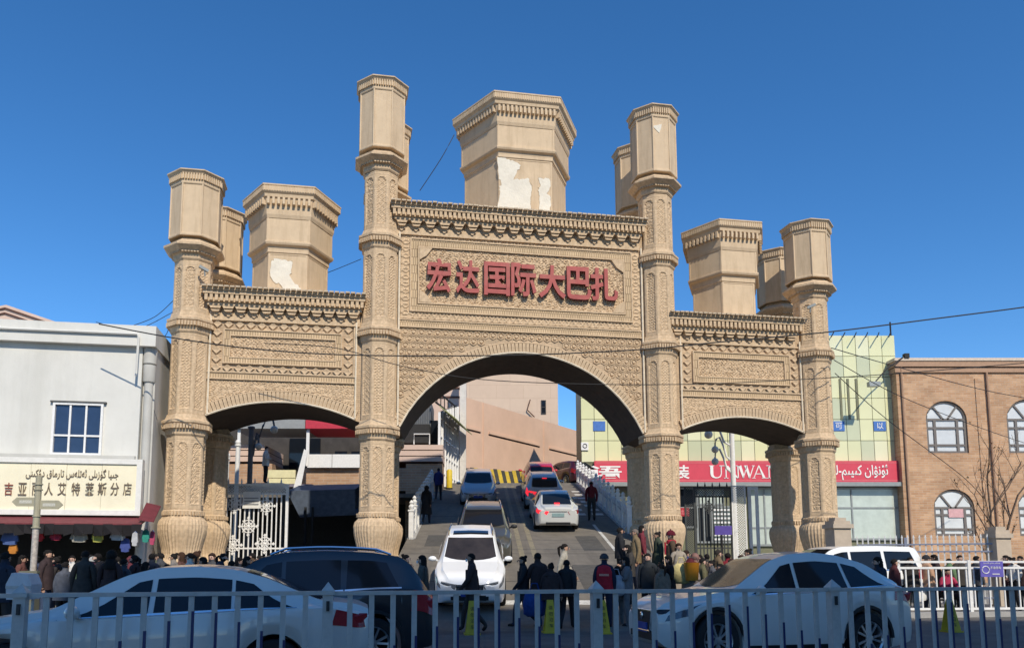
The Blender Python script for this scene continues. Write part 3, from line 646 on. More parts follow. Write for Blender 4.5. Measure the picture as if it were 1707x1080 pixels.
vl.build('valance', mat('black_canvas', (.010,.008,.009), .8, var=.2), aw)
# clothes hung under the awning
def garment(u, v, wpx, hpx, y, col, label):
    c = PL(u, v, y); k = PL(u+wpx/2, v, y).x-c.x; h = PL(u, v-hpx/2, y).z-c.z
    t = thing('hanging_garment', label, 'garment', GW(c.x, y, c.z), YAW, 'clothes hung under the shop awning')
    m = mat('cloth_'+label.split()[0]+label.split()[1], tuple(c*.6 for c in col), .85, var=.2, scale=9)  # awning's shade put into the cloth colour by darkening it
    pr = [(-k*.8,h*.8),(-k*.3,h),(k*.3,h),(k*.8,h*.8),(k*1.05,-h*.5),(k*.8,-h*.55),(k*.78,-h*1.0),(k*.2,-h*1.08),(-k*.72,-h),(-k*.8,-h*.5),(-k*1.05,-h*.45)]
    MB().prism(pr[::-1], -.05, .05).build('cloth', m, t); MB().tube([(-k*.5,0,h*.95),(0,0,h*1.15),(k*.5,0,h*.95)], .012, 5).build('hanger', M_CHROME, t)
for g in ((17,896,28,22,-2.15,(.10,.17,.42),'blue striped garment hung at the far end of the awning'), (22,914,14,16,-2.1,(.75,.28,.04),'orange print top hanging below the blue garment'), (63,893,20,16,-2.2,(.62,.03,.04),'bright red top hung beside the signpost'), (93,893,18,14,-2.2,(.45,.03,.07),'crimson top hanging under the signboard middle'),
          (132,894,28,18,-2.2,(.50,.47,.40),'beige sweater hanging behind the crowd'), (163,894,18,18,-2.2,(.55,.55,.12),'yellow green top hung under the awning'), (196,893,24,14,-2.2,(.70,.74,.75),'white printed top hung under the awning'), (209,908,16,22,-2.1,(.08,.12,.40),'dark blue skirt hanging near the corner column'), (225,898,10,22,-2.7,(.75,.75,.75),'white figured scarf hanging before the corner column'), (243,893,12,20,-1.9,(.05,.42,.34),'turquoise garment at the shop corner'), (254,896,8,22,-1.8,(.70,.10,.22),'pink garment hung at the shop corner beside the gate pillar')):
    garment(*g)
# gabled salmon roof behind the shop
M_SALM = mat('salmon_render', (.68,.46,.325), .85, var=.06, scale=.8, bump=.05, dark=(.52,.33,.22), darkamt=.4)
M_PINK = mat('pink_render', (.62,.46,.37), .85, var=.06, scale=1.2)
M_TRIM = mat('brown_trim', (.10,.045,.03), .7, var=.1)
rf = thing('gabled_building', 'pink gabled building with dark red trim rising behind the white shop', 'building', (0,0,0))
a, b, c = P3(-40, 512, 36), P3(10, 508, 36), P3(98, 538, 36)
MB().prism([(a.x-4, a.z-4), (a.x-4, a.z-1.0), (b.x, b.z), (c.x, c.z), (c.x+1.5, c.z-.6), (c.x+1.5, a.z-4)], 36, 46).build('wall', M_PINK, rf)
for dz in (.18, .42): MB().bar((a.x-4, 35.97, a.z-1.0-dz), (b.x, 35.97, b.z-dz), .07).bar((b.x, 35.97, b.z-dz), (c.x, 35.97, c.z-dz), .07).build('trim', M_TRIM, rf)
# ------------------------------------------------------------------ buildings behind the gate, left of the ramp
def pbx(u0, u1, v0, v1, Y, d, mb=None):       # box whose front face covers these pixels at distance Y
    a, b = P3(u0, v1, Y), P3(u1, v0, Y); return (mb or MB()).box(a.x, PX(u1, (a.z+b.z)/2, Y), Y, Y+d, a.z, b.z)
M_ORB = brickmat('orange_brick', (.52,.33,.20), (.42,.25,.15), (.46,.37,.28), .5, .15, .014, stain=.2)
YB = 44.0
bb = thing('brick_arcade_building', 'orange brick building with pink banded parapet seen through the left arch', 'building', (0,0,0))
xe = PX(737, 7, YB); xs_ = PX(330, 7, YB)
zt, zg, zo = P3(700, 742, YB).z, P3(560, 780, YB).z, P3(560, 806, YB).z
def wbox(u0, u1, z0, z1, y0, y1): return MB().box(PX(u0, 5, YB), PX(u1, 5, YB), y0, y1, z0, z1)
wbox(330, 452, zo, zt-1.05, YB, YB+6).build('brick_wall', M_ORB, bb); wbox(498, 737, zo-.4, zg, YB, YB+6).build('brick_wall', M_ORB, bb); wbox(676, 737, 2.0, zo-.4, YB, YB+6).build('brick_wall', M_ORB, bb); wbox(676, 737, zg, zt-1.05, YB+.004, YB+6).build('brick_wall', M_ORB, bb)
for k in range(3):
    for u0, u1 in ((352, 440), (640, 738)):
        wbox(u0, u1, zt-.33*(k+1)+.05, zt-.33*k, YB-.14-.03*(2-k), YB+4).build('parapet_band', M_PINK, bb)
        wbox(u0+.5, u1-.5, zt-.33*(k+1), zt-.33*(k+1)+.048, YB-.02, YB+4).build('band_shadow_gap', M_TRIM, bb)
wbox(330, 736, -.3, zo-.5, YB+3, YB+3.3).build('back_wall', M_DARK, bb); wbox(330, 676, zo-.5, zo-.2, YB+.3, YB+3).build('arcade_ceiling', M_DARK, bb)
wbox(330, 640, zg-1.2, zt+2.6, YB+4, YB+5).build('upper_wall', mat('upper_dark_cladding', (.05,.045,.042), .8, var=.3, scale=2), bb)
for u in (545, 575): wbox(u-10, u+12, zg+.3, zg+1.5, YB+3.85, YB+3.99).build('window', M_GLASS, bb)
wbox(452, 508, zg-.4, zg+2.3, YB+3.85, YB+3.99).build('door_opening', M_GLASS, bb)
tp = thing('patio_cover', 'grey and red canopy strip on thin white posts above the left arch terrace', 'canopy', (0,0,0))
z0, z1 = P3(500, 715, 43).z, P3(500, 700, 43).z
MB().box(PX(388,8,43), PX(509,8,43), 42.8, 46, z0, z1).build('grey_fascia', mat('grey_sheet', (.28,.29,.29), .6, var=.1), tp)
MB().box(PX(510,8,43), PX(600,8,43), 42.8, 46, z0, z1).build('red_fascia', mat('red_sheet', (.50,.035,.06), .5, var=.1), tp)
for u in (398, 513): MB().box(PX(u-1,8,43)-.05, PX(u+1,8,43)+.05, 43, 43.1, zg, z0).build('post', M_WHITEM, tp)
wp = thing('terrace_panel', 'stained white plastic panel hanging over the brick terrace wall', 'panel', (0,0,0))
pbx(512, 553, 757, 779, 43.7, .06).build('sheet', M_WHITEM, wp); pbx(553.6, 600, 757, 779, 43.7, .06).build('sheet', M_WHITEM, wp)
pp = [P3(507, 748, 42.6), P3(513, 752, 42.6), P3(500, 818, 42.6), P3(488, 817, 42.6)]
bnr = MB().prism([(p.x, p.z) for p in pp][::-1], 42.6, 42.66).build('hanging_banner', M_WHITEM); tag(bnr, 'narrow white banner hanging aslant in front of the terrace', 'banner')
ys_ = thing('market_sign', 'yellow market fascia sign above the left passage', 'sign', (0,0,0))
pbx(446, 492, 783, 796, 42.9, .2).build('panel', mat('yellow_panel', (.72,.66,.38), .5, var=.08), ys_); pbx(446, 492, 797, 806, 42.9, .25).build('panel', MATS['yellow_panel'], ys_)
pbx(440, 520, 806.5, 811, 42.7, 1.2).build('canopy', mat('violet_grey_sheet', (.20,.18,.22), .6), ys_)
tarp = thing('market_tarp', 'dark blue tarpaulin slung over the stalls in the left passage', 'tarpaulin', (0,0,0))
a, b, c, d = P3(478, 818, 37), P3(592, 815, 37), P3(592, 858, 37), P3(500, 862, 37)
MB().add([tuple(a), tuple(b), tuple(c), tuple(d)]+[(p.x, p.y+2.5, p.z+.5) for p in (a,b,c,d)], [(0,3,2,1),(4,5,6,7),(0,1,5,4),(2,3,7,6)]).build('sheet', mat('blue_tarp', (.07,.09,.125), .6, var=.3, scale=4), tarp)
for u in (508, 520): MB().box(PX(u,2,36.9)-.05, PX(u,2,36.9)+.05, 36.8, 36.9, -.05, P3(u, 845, 36.9).z).build('pole', M_BLACK, tarp)
# shed with corrugated cladding and glazed flank
cs_ = thing('corrugated_shed', 'grey corrugated shed with glazed flank standing beside the ramp top', 'building', (0,0,0))
M_CORR = mat('corrugated_steel', (.20,.21,.22), .55, metal=.3, var=.12, scale=3)
xa, xb = PX(640, 9, 46), PX(718, 9, 46); z0, z1 = P3(700, 742, 46).z, P3(700, 668, 46).z
cg = MB(); n = 26
for i in range(n):
    x = xa+(xb-xa)*i/n; w_ = (xb-xa)/n; cg.add([(x,46,z0+1.1),(x+w_*.5,45.94,z0+1.1),(x+w_,46,z0+1.1),(x,46,z1),(x+w_*.5,45.94,z1),(x+w_,46,z1)], [(0,1,4,3),(1,2,5,4)])
cg.box(xa, xb, 46.01, 49, z0+1.1, z1).build('cladding', M_CORR, cs_)
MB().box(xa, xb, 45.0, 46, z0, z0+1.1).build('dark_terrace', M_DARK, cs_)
MB().tube([(PX(690,8,44.9), 44.9, z0-.1), (PX(690,8,44.9), 44.9, z0+.5), (PX(716,8,44.9), 44.9, z0+.5), (PX(716,8,44.9), 44.9, z0-.1)], .04, 6).build('terrace_rail', M_WHITEM, cs_)
fa, fb = Vector((xe+.0, 44.4, 0)), Vector((PX(768, 8, 50.4), 50.4, 0))
gp = obj('glazed_flank', MB().add([(fa.x-.25,fa.y,ZT-1.5),(fb.x-.25,fb.y,ZT-1.5),(fb.x-.25,fb.y,P3(760,672,50).z),(fa.x-.25,fa.y,P3(722,690,45).z)], [(0,1,2,3)]).box(xb-1, xe-.3, 46.0, 50, 2, P3(722,690,45).z-.2).mesh('glazed_flank', M_GLASS), cs_)
for i in range(8):
    t = i/7; p = fa.lerp(fb, t); MB().box(p.x-.26, p.x-.12, p.y-.06, p.y+.06, ZT-1.5, P3(722,690,45).z+t*1.5).build('mullion', M_WHITEM, cs_)
for k in range(4):
    zq = ZT+.3+k*1.05; MB().bar((fa.x-.2, fa.y, zq), (fb.x-.2, fb.y, zq), .06).build('transom', M_WHITEM, cs_)
a = P3(722, 690, 44.5)
for i in range(5):
    t = i/5; p = fa.lerp(fb, t); q = fa.lerp(fb, t+.19); MB().add([(p.x-.2,p.y,a.z+.5),(q.x-.2,q.y,a.z+.5),(q.x+.75,q.y,a.z-.25),(p.x+.75,p.y,a.z-.25),(p.x-.2,p.y,a.z+.44),(q.x-.2,q.y,a.z+.44),(q.x+.75,q.y,a.z-.31),(p.x+.75,p.y,a.z-.31)], [(0,3,2,1),(4,5,6,7),(3,7,6,2),(1,2,6,5),(0,4,7,3)]).build('awning_leaf', mat('olive_canvas', (.30,.32,.14), .8, var=.2), cs_)
for i in range(6): MB().bar((PX(728+i*5,8,45)+0, 45+i*.9, a.z+.75), (PX(728+i*5,8,45)+0, 45+i*.9, a.z+1.5), .06).build('sign_strut', M_BLACK, cs_)
MB().bar((PX(726,8,45), 44.9, a.z+1.5), (PX(755,8,45), 49.9, a.z+1.5), .08).bar((PX(726,8,45), 44.9, a.z+.78), (PX(755,8,45), 49.9, a.z+.78), .08).build('sign_rail', M_BLACK, cs_)
bl = thing('yellow_bollard', 'yellow painted bollard standing where the ramp levels out', 'bollard', (PX(749, ramp_z(45), 45), 45, ramp_z(45)))
MB().lathe([(.17,0),(.17,1.05),(.12,1.13),(.02,1.15)], 14).build('post', mat('yellow_paint', (.62,.45,.03), .5, var=.15), bl, .6); MB().lathe([(.2,0),(.2,.06)], 14).build('foot', M_BLACK, bl)
# white corner pillar and pink block behind it
pc = MB().box(PX(766.5, 9, 51), PX(777, 9, 51), 50.6, 51.6, ZT, 14.5).build('white_corner_pillar', mat('white_stone', (.62,.58,.52), .8, var=.1)); tag(pc, 'plain white corner pillar at the head of the ramp', 'pillar')
pk_ = thing('pink_block', 'pink rendered block with dark red bands at the left side of the central arch', 'building', (0,0,0))
pbx(690, 776, 634, 790, 53, 4).build('wall', M_PINK, pk_)
for v in (645, 660): pbx(690, 776.5, v, v+3, 52.93, .2).build('band', M_TRIM, pk_)
# salmon wall receding behind the ramp head, pale building over it
sw = thing('salmon_wall', 'long salmon rendered wall receding behind the ramp head', 'wall', (0,0,0))
WA, WB_ = Vector((PX(776, 9, 51.4), 51.4, 0)), Vector((8.6, 66, 0)); dd = (WB_-WA).normalized(); nn = Vector((-dd.y, dd.x, 0))
def wallseg(t0, t1, z0, z1, off, th):
    a, b = WA.lerp(WB_, t0), WA.lerp(WB_, t1); a1, b1 = a-nn*off, b-nn*off; a2, b2 = a1+nn*th, b1+nn*th
    return MB().add([(a1.x,a1.y,z0),(b1.x,b1.y,z0),(b2.x,b2.y,z0),(a2.x,a2.y,z0),(a1.x,a1.y,z1),(b1.x,b1.y,z1),(b2.x,b2.y,z1),(a2.x,a2.y,z1)], [(3,2,1,0),(4,5,6,7),(0,1,5,4),(1,2,6,5),(2,3,7,6),(3,0,4,7)])
ztw = P3(777, 662, 51.4).z; zl = P3(797, 718, 52.5).z
wallseg(0, 1, ZT, ztw, 0, .5).build('wall', M_SALM, sw)
for t0, t1 in ((.0,.1),(.16,.57),(.66,.93)): wallseg(t0, t1, zl-.02, zl+.14, .10, .12).build('ledge', M_SALM, sw); wallseg(t0, t1, zl-.12, zl-.022, .005, .05).build('ledge_shadow', M_TRIM, sw)  # dark strip paints the shadow under each ledge
for t in (.12, .61, .95): wallseg(t, t+.03, ZT, ztw-.02, .05, .12).build('pier', M_SALM, sw)
wallseg(.50, .535, zl-2.0, zl-1.3, .06, .08).build('vent_grille', M_WHITEM, sw)
pbld = thing('pale_building', 'tall pale pink building with one small window behind the salmon wall', 'building', (0,0,0))
xa, xb = PX(770, 15, 74), PX(930.5, 15, 74)
M_TILE = brickmat('pale_tile', (.62,.47,.35), (.60,.45,.335), (.53,.385,.28), 2.6, 1.3, .02, stain=.06, bump=.2)
MB().box(xa, xb, 74, 84, 0, 26).build('wall', M_TILE, pbld)
a, b = P3(902, 690, 74), P3(910, 667, 74)
grid_window(pbld, a.x, b.x, 73.94, a.z, b.z, (0,1), (0,.5,1), mat('dark_frame', (.06,.05,.045), .6), .07)
a = P3(884, 683, 73.8); MB().tube([(a.x, 73.8, a.z+1), (a.x-.3, 73.8, a.z), (a.x+.4, 73.8, a.z-.7)], .06, 6).build('pipe', M_TRIM, pbld)
# striped barrier at the ramp head
sbm = thing('striped_barrier', 'black and yellow striped concrete barrier across the ramp head', 'barrier', (0,0,0))
M_YEL = mat('barrier_yellow', (.52,.36,.03), .65, var=.25, scale=4, dark=(.25,.18,.04), darkamt=.5); M_BLK = mat('barrier_black', (.045,.042,.035), .75, var=.3, scale=4)
e0, e1 = Vector((PX(777, 6.5, 50.6), 50.6, 0)), Vector((PX(884, 6.5, 53), 53, 0)); n = 17
for i in range(n):
    a, b = e0.lerp(e1, i/n), e0.lerp(e1, (i+1)/n); ht = 1.25+.06*math.sin(i*1.1); sl_ = .28 if i > 2 else 0
    MB().add([(a.x+sl_,a.y,ZT),(b.x+sl_,b.y,ZT),(b.x,b.y+.12,ZT+ht),(a.x,a.y+.12,ZT+ht),(a.x+sl_,a.y+.5,ZT),(b.x+sl_,b.y+.5,ZT),(b.x,b.y+.38,ZT+ht),(a.x,a.y+.38,ZT+ht)], [(0,1,2,3),(4,7,6,5),(3,2,6,7),(0,3,7,4),(1,5,6,2)]).build('stripe', M_YEL if (i in (2,3) or (i > 4 and i % 2 == 0)) else M_BLK, sbm)
# ------------------------------------------------------------------ glass building with the red shop banner
YG = 50.0
gb = thing('glass_building', 'pale yellow green glass fronted building behind the right half of the gate', 'building', (0,0,0))
gx0, gx1 = PX(969, 9, YG), PX(1506, 6.2, YG); gz0, gz1 = P3(1440, 770, YG).z, P3(1440, 559, YG).z
MB().box(gx0, gx0+10.5, YG+.06, YG+2.6, -.3, gz1-.04).box(gx0+10.502, gx1, YG+.06, YG+12, -.3, gz1-.04).build('wall', mat('mullion_dark', (.17,.17,.10), .5, var=.1), gb)
panes = []
for k, c in enumerate(((.72,.71,.42), (.68,.68,.40), (.74,.73,.48), (.56,.58,.38))):
    panes.append(mat('tinted_pane_%s' % 'abcd'[k], c, .12, var=.05, scale=.5, spec=.5))
nc, nr = 24, 6; pw, ph_ = (gx1-gx0)/nc, (gz1-gz0)/nr
pms = [MB().box(-pw/2+.017, pw/2-.017, -.02, .02, -ph_/2+.017, ph_/2-.017).mesh('pane', m) for m in panes]
for i in range(nc):
    for j in range(nr):
        if j in (2, 3) and i in (19, 20, 21) and False: continue
        obj('pane', R.choices(pms, (5,3,3,1 if j > 1 else 5))[0], gb, (gx0+(i+.5)*pw, YG+.02, gz0+(j+.5)*ph_), (R.uniform(-.006,.006), 0, R.uniform(-.006,.006)))
for u in (1403, 1416, 1430): pbx(u-.8, u+.8, 631, 699, YG-.05, .08).build('open_sash', MATS['mullion_dark'], gb)
for i in range(6):
    p = P3(1386+i*19, 560, YG); MB().bar((p.x-.3, YG-.6, p.z-.25), (p.x+.25, YG+.2, p.z+.3), .05).build('roof_bracket', M_BLACK, gb)
p = P3(1489, 558, YG); MB().tube([(p.x, YG+.3, p.z-.2), (p.x, YG+.3, p.z+.95)], .05, 6).build('roof_mast', M_BLACK, gb)
M_BLUE = mat('blue_notice', (.06,.17,.48), .5, var=.15); M_LET = mat('white_letters', (.82,.80,.76), .5, var=.05)
for u, ch in ((999, None), (1398, '可'), (1467, '以')):
    t = thing('window_notice', {999:'square blue notice on the glass left of the gate pillar', 1398:'square blue window notice beside the end pillar of the gate', 1467:'square blue window notice near the corner of the brick building'}[u], 'notice', (0,0,0))
    pbx(u-10, u+10, 702, 718, YG-.04, .03).build('sheet', M_BLUE, t)
    if ch: p = P3(u, 715, YG); text(ch, .42, M_LET, t, (p.x, YG-.05, p.z), ext=.003)
cab = thing('wall_sign', 'small white plate with a round mark on the glass edge above the ramp', 'sign', (0,0,0))
pbx(969, 981, 737, 750, YG-.1, .05).build('plate', M_WHITEM, cab); p = P3(975, 743, YG-.1)
MB().tube([(p.x+.13*math.cos(k*.5236), YG-.11, p.z+.13*math.sin(k*.5236)) for k in range(12)], .025, 5, closed=True).build('mark', M_BLACK, cab)
bn = thing('shop_banner', 'long red shop banner with white UNWA lettering below the glass front', 'banner', (0,0,0))
M_BRED = mat('banner_red', (.62,.065,.10), .45, var=.06, scale=2)
bx0, bx1, bz0, bz1 = PX(990, 6.5, YG), PX(1508, 6.2, YG), P3(1300, 804, YG).z, P3(1300, 769, YG).z
MB().box(bx0, bx1, YG-.35, YG-.05, bz0, bz1).build('board', M_BRED, bn)
for z in (bz0+.12, bz1-.12): MB().box(bx0+.1, bx1-.1, YG-.36, YG-.352, z-.012, z+.012).build('rule_line', mat('pale_rule', (.70,.25,.25), .5), bn)
YW = YG-.37
def btext(s, u0, u1, v0, v1, **k):
    a, b = P3(u0, v1, YW), P3(u1, v0, YW); text(s, b.z-a.z, M_LET, bn, ((a.x+b.x)/2, YW, a.z), width=b.x-a.x, ext=.012, **k)
btext('语', 983, 1036, 776, 797, bold=.02, name='character'); btext('装', 1122, 1149, 775, 798, bold=.02, name='character')
def serif(ch, x, z, w_, h):
    t, th, sf = .20*w_, .055*h, .055*h; b = MB(); P = lambda *p: b.prism([(x+q[0]*w_, z+q[1]*h) for q in p], YW-.012, YW+.012)
    S = lambda cx, zz, hw=.17: P((cx-hw, zz), (cx+hw, zz), (cx+hw, zz+.045), (cx-hw, zz+.045))
    if ch == 'U':
        S(.2, .955); S(.84, .955, .13)
        P((.1,.95),(.1,.32),(.16,.14),(.28,.04),(.46,.0),(.62,.02),(.76,.1),(.84,.24),(.87,.4),(.87,.95),(.81,.95),(.81,.4),(.77,.24),(.68,.13),(.54,.08),(.42,.1),(.34,.18),(.30,.32),(.30,.95))
    if ch == 'N':
        S(.12, .955, .12); S(.16, .0, .13); S(.86, .955, .13)
        P((.13,.0),(.19,.0),(.19,.95),(.13,.95)); P((.83,.0),(.89,.0),(.89,.95),(.83,.95)); P((.10,.97),(.30,.97),(.89,.0),(.80,.0))
    if ch == 'W':
        S(.1, .955, .11); S(.46, .955, .11); S(.92, .955, .09)
        P((.02,.95),(.20,.95),(.35,.22),(.30,.0),(.27,.0)); P((.50,.95),(.54,.95),(.32,.0),(.27,.0)); P((.38,.95),(.56,.95),(.71,.22),(.66,.0),(.63,.0)); P((.90,.95),(.95,.95),(.69,.0),(.63,.0))
    if ch == 'A':
        S(.12, .0, .12); S(.84, .0, .17)
        P((.09,.03),(.14,.03),(.49,.88),(.46,1.0)); P((.46,1.0),(.52,1.0),(.93,.03),(.74,.03)); P((.26,.32),(.68,.32),(.68,.375),(.26,.375))
    b.build('letter', M_LET, bn)
for ch, u0, u1 in (('U',1182,1206), ('N',1206,1234), ('W',1231,1258), ('A',1254,1277), ('N',1278,1304)):
    a, b = P3(u0, 797, YW), P3(u1, 775.5, YW); serif(ch, a.x, a.z, b.x-a.x, b.z-a.z)
btext(uy('ئۇنۋان كىيىم-ك'), 1384, 1480, 774, 800, bold=.012, name='script_line')
# shop front under the banner
M_ALU = mat('grey_aluminium', (.30,.32,.31), .45, metal=.3, var=.1); M_PALEG = mat('pale_curtained_glass', (.50,.56,.50), .12, var=.12, scale=1.5, spec=.6)
sf = thing('glazed_shop', 'grey framed shop front windows under the red banner', 'shop front', (0,0,0))
MB().box(bx0, bx1, YG-.6, YG, bz0-.28, bz0-.02).build('shutter_box', M_ALU, sf)
def shopwin(u0, u1, v0, v1, cols, rows, glass): 
    a, b = P3(u0, v1, YG-.02), P3(u1, v0, YG-.02); grid_window(sf, a.x, b.x, YG-.06, a.z, b.z, cols, rows, M_ALU, .12, glass)
shopwin(1386, 1500, 812, 900, (0,.30,1), (0,.62,1), M_PALEG); shopwin(1130, 1160, 812, 880, (0,1), (0,.5,1), M_GLASS); shopwin(1162, 1206, 812, 842, (0,.33,.66,1), (0,1), M_PALEG); shopwin(1186, 1222, 843, 905, (0,.5,1), (0,1), M_PALEG); shopwin(1162, 1185, 843, 905, (0,.5,1), (0,1), M_GLASS); shopwin(1250, 1300, 812, 910, (0,.5,1), (0,.3,1), M_PALEG)
for k in range(8): pbx(1190, 1220, 848+k*7, 851+k*7, YG-.15, .06).build('shelf_goods', M_WHITEM, sf)
for tname, u0, u1, v0, v1, m, lab, s_ in (('exit_sign',1133,1149,846,860,mat('exit_red', (.40,.02,.03), .5),'red exit sign beside the shop door behind the gate','出口'), ('entrance_sign',1052,1070,888,900,MATS['exit_red'],'small red lit sign board low beside the ramp edge','入口'), ('purple_sign',1192,1220,876,891,mat('violet_board', (.09,.06,.30), .5),'violet notice board behind the iron gate on the right','')):
    yy = YG-.7 if tname == 'exit_sign' else 31.5; t = thing(tname, lab, 'sign', (0,0,0)); pbx(u0, u1, v0, v1, yy, .08).build('board', m, t)
    if s_: a, b = P3(u0+2, v1-3, yy), P3(u1-2, v0+3, yy); text(s_, b.z-a.z, mat('pink_letters', (.75,.25,.25), .5), t, ((a.x+b.x)/2, yy-.01, a.z), width=b.x-a.x, ext=.004)
    if yy < 40: MB().box(PX((u0+u1)/2, 1, yy)-.03, PX((u0+u1)/2, 1, yy)+.03, yy+.02, yy+.06, 0, P3(u0, v1, yy).z).build('post', M_BLACK, t)
# ------------------------------------------------------------------ brick building at the right edge
YR = 49.3
M_RBR = brickmat('tan_brick', (.58,.365,.215), (.45,.255,.14), (.50,.38,.28), .5, .15, .014, stain=.25)
M_COP = mat('brown_coping', (.40,.25,.16), .8, var=.1)
rb_ = thing('brick_building', 'tan brick two storey building with arched windows at the right edge', 'building', (0,0,0))
rx0, rx1, rzt = PX(1502, 8, YR), PX(1760, 8, YR), P3(1600, 598, YR).z
zc1 = P3(1600, 612, YR).z; zc2 = P3(1600, 621, YR).z
# facade with real arched openings
wins = []
for uc, v0, v1, us_ in ((1581.5, 668, 755, 34.5), (1594, 815, 893, 34), (1720, 665, 755, 38), (1735, 815, 893, 34)):
    c = P3(uc, v1, YR); t = P3(uc, v0, YR); hw = us_*YR/F; wins.append((PX(uc, c.z, YR), hw, c.z, t.z))
def facade(wins, x0, x1, z0, z1, y):
    m = MB(); cols = sorted({(c-h, c+h) for c, h, _, _ in wins})
    low = [w_ for w_ in wins if w_[2] < 5]; up = [w_ for w_ in wins if w_[2] >= 5]; zm = 5.9
    for ws, za, zb in ((low, z0, zm), (up, zm, z1)):
        x = x0
        for c, h, wz0, wz1 in sorted(ws):
            m.add([(x,y,za),(c-h,y,za),(c-h,y,zb),(x,y,zb)], [(0,1,2,3)])
            m.add([(c-h,y,za),(c+h,y,za),(c+h,y,wz0),(c-h,y,wz0)], [(0,1,2,3)])
            n = 16; pts = [(c-h*math.cos(math.pi*i/n), wz1-h*.92+h*.92*math.sin(math.pi*i/n)) for i in range(n+1)]
            for (ax, az), (bx, bz) in zip(pts, pts[1:]):
                m.add([(ax,y,az),(bx,y,bz),(bx,y,zb),(ax,y,zb)], [(0,1,2,3)]); m.add([(ax,y,az),(bx,y,bz),(bx,y+.3,bz),(ax,y+.3,az)], [(3,2,1,0)])
            for xx in (c-h, c+h): m.add([(xx,y,wz0),(xx,y,wz1-h*.92),(xx,y+.3,wz1-h*.92),(xx,y+.3,wz0)], [(0,1,2,3)])
            m.add([(c-h,y,wz0),(c+h,y,wz0),(c+h,y+.3,wz0),(c-h,y+.3,wz0)], [(0,1,2,3)])
            x = c+h
        m.add([(x,y,za),(x1,y,za),(x1,y,zb),(x,y,zb)], [(0,1,2,3)])
    return m
fm = facade(wins, rx0, rx1, -.3, zc2, YR); fm.add([(rx0,YR,-.3),(rx0,YR,zc2),(rx0,YR+9,zc2),(rx0,YR+9,-.3)], [(0,1,2,3)]); fm.box(rx0+.05, rx1, YR+.5, YR+9, -.3, zc2)
fm.build('wall', M_RBR, rb_)
MB().box(rx0-.1, rx1, YR-.12, YR+9, zc2, zc1-.05).build('frieze_band', M_COP, rb_); MB().box(rx0-.14, rx1, YR-.22, YR+9, zc1, rzt-.2).build('cornice', M_COP, rb_); MB().box(rx0-.18, rx1, YR-.28, YR+9, rzt-.19, rzt).build('coping', mat('pale_coping', (.60,.50,.40), .7, var=.15), rb_)
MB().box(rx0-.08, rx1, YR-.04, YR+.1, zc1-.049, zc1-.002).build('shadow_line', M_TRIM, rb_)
pxr = PX(1640, 8, YR)
MB().box(pxr-.25, pxr+.3, YR-.05, YR-.002, -.2, zc2-.4).build('pilaster', M_RBR, rb_); MB().tube([(pxr+.5, YR-.12, 0), (pxr+.5, YR-.12, zc2)], .07, 6).build('drainpipe', M_COP, rb_)
MB().tube([(rx0+.3, YR-.1, 0), (rx0+.3, YR-.1, rzt-.3)], .07, 6).build('drainpipe', M_COP, rb_)
M_FR = mat('grey_window_frame', (.16,.14,.125), .5, var=.1); M_PANE = mat('milky_pane', (.62,.63,.62), .15, var=.12, scale=1.2, spec=.6)
for c, h, z0, z1 in wins:
    w_ = obj('window', None, rb_); zs = z1-h*.92; y = YR+.16
    b = MB(); n = 14; arc = [(c-(h-.06)*math.cos(math.pi*i/n), y, zs+(h*.92-.06)*math.sin(math.pi*i/n)) for i in range(n+1)]
    b.tube(arc, .09, 6)
    for x in (c-h+.08, c+h-.08, c-.55*h, c+.55*h): b.box(x-.08, x+.08, y-.06, y+.06, z0, zs)
    for z in (z0+.08, z0+(zs-z0)*.24, z0+(zs-z0)*.75, zs): b.box(c-h, c+h, y-.055, y+.055, z-.07, z+.07)
    for dx in (-.62, .62): b.bar((c+dx*.15*h, y, zs), (c+dx*h, y, zs+h*.7), .11)
    w_.data = None
    b.build('frame', M_FR, w_)
    xs_ = (c-h+.1, c-.55*h, c+.55*h, c+h-.1); zs_ = (z0+.1, z0+(zs-z0)*.24, z0+(zs-z0)*.75, zs)
    for xa, xb in zip(xs_, xs_[1:]):
        for za, zb in zip(zs_, zs_[1:]): MB().box(xa+.03, xb-.03, y+.01, y+.03, za+.03, zb-.03).build('pane', M_PANE, w_)
    MB().prism([(c-(h-.1)*math.cos(math.pi*i/n), zs+.05+(h*.92-.12)*math.sin(math.pi*i/n)) for i in range(n+1)], y+.01, y+.03).build('pane', M_PANE, w_)
pz = P3(1594, 850, YR); t = thing('window_poster', 'pink poster pasted inside the lower arched window of the brick building', 'poster', (0,0,0)); pbx(1582, 1606, 848, 862, YR+.1, .02).build('sheet', mat('pink_paper', (.62,.36,.36), .6), t)
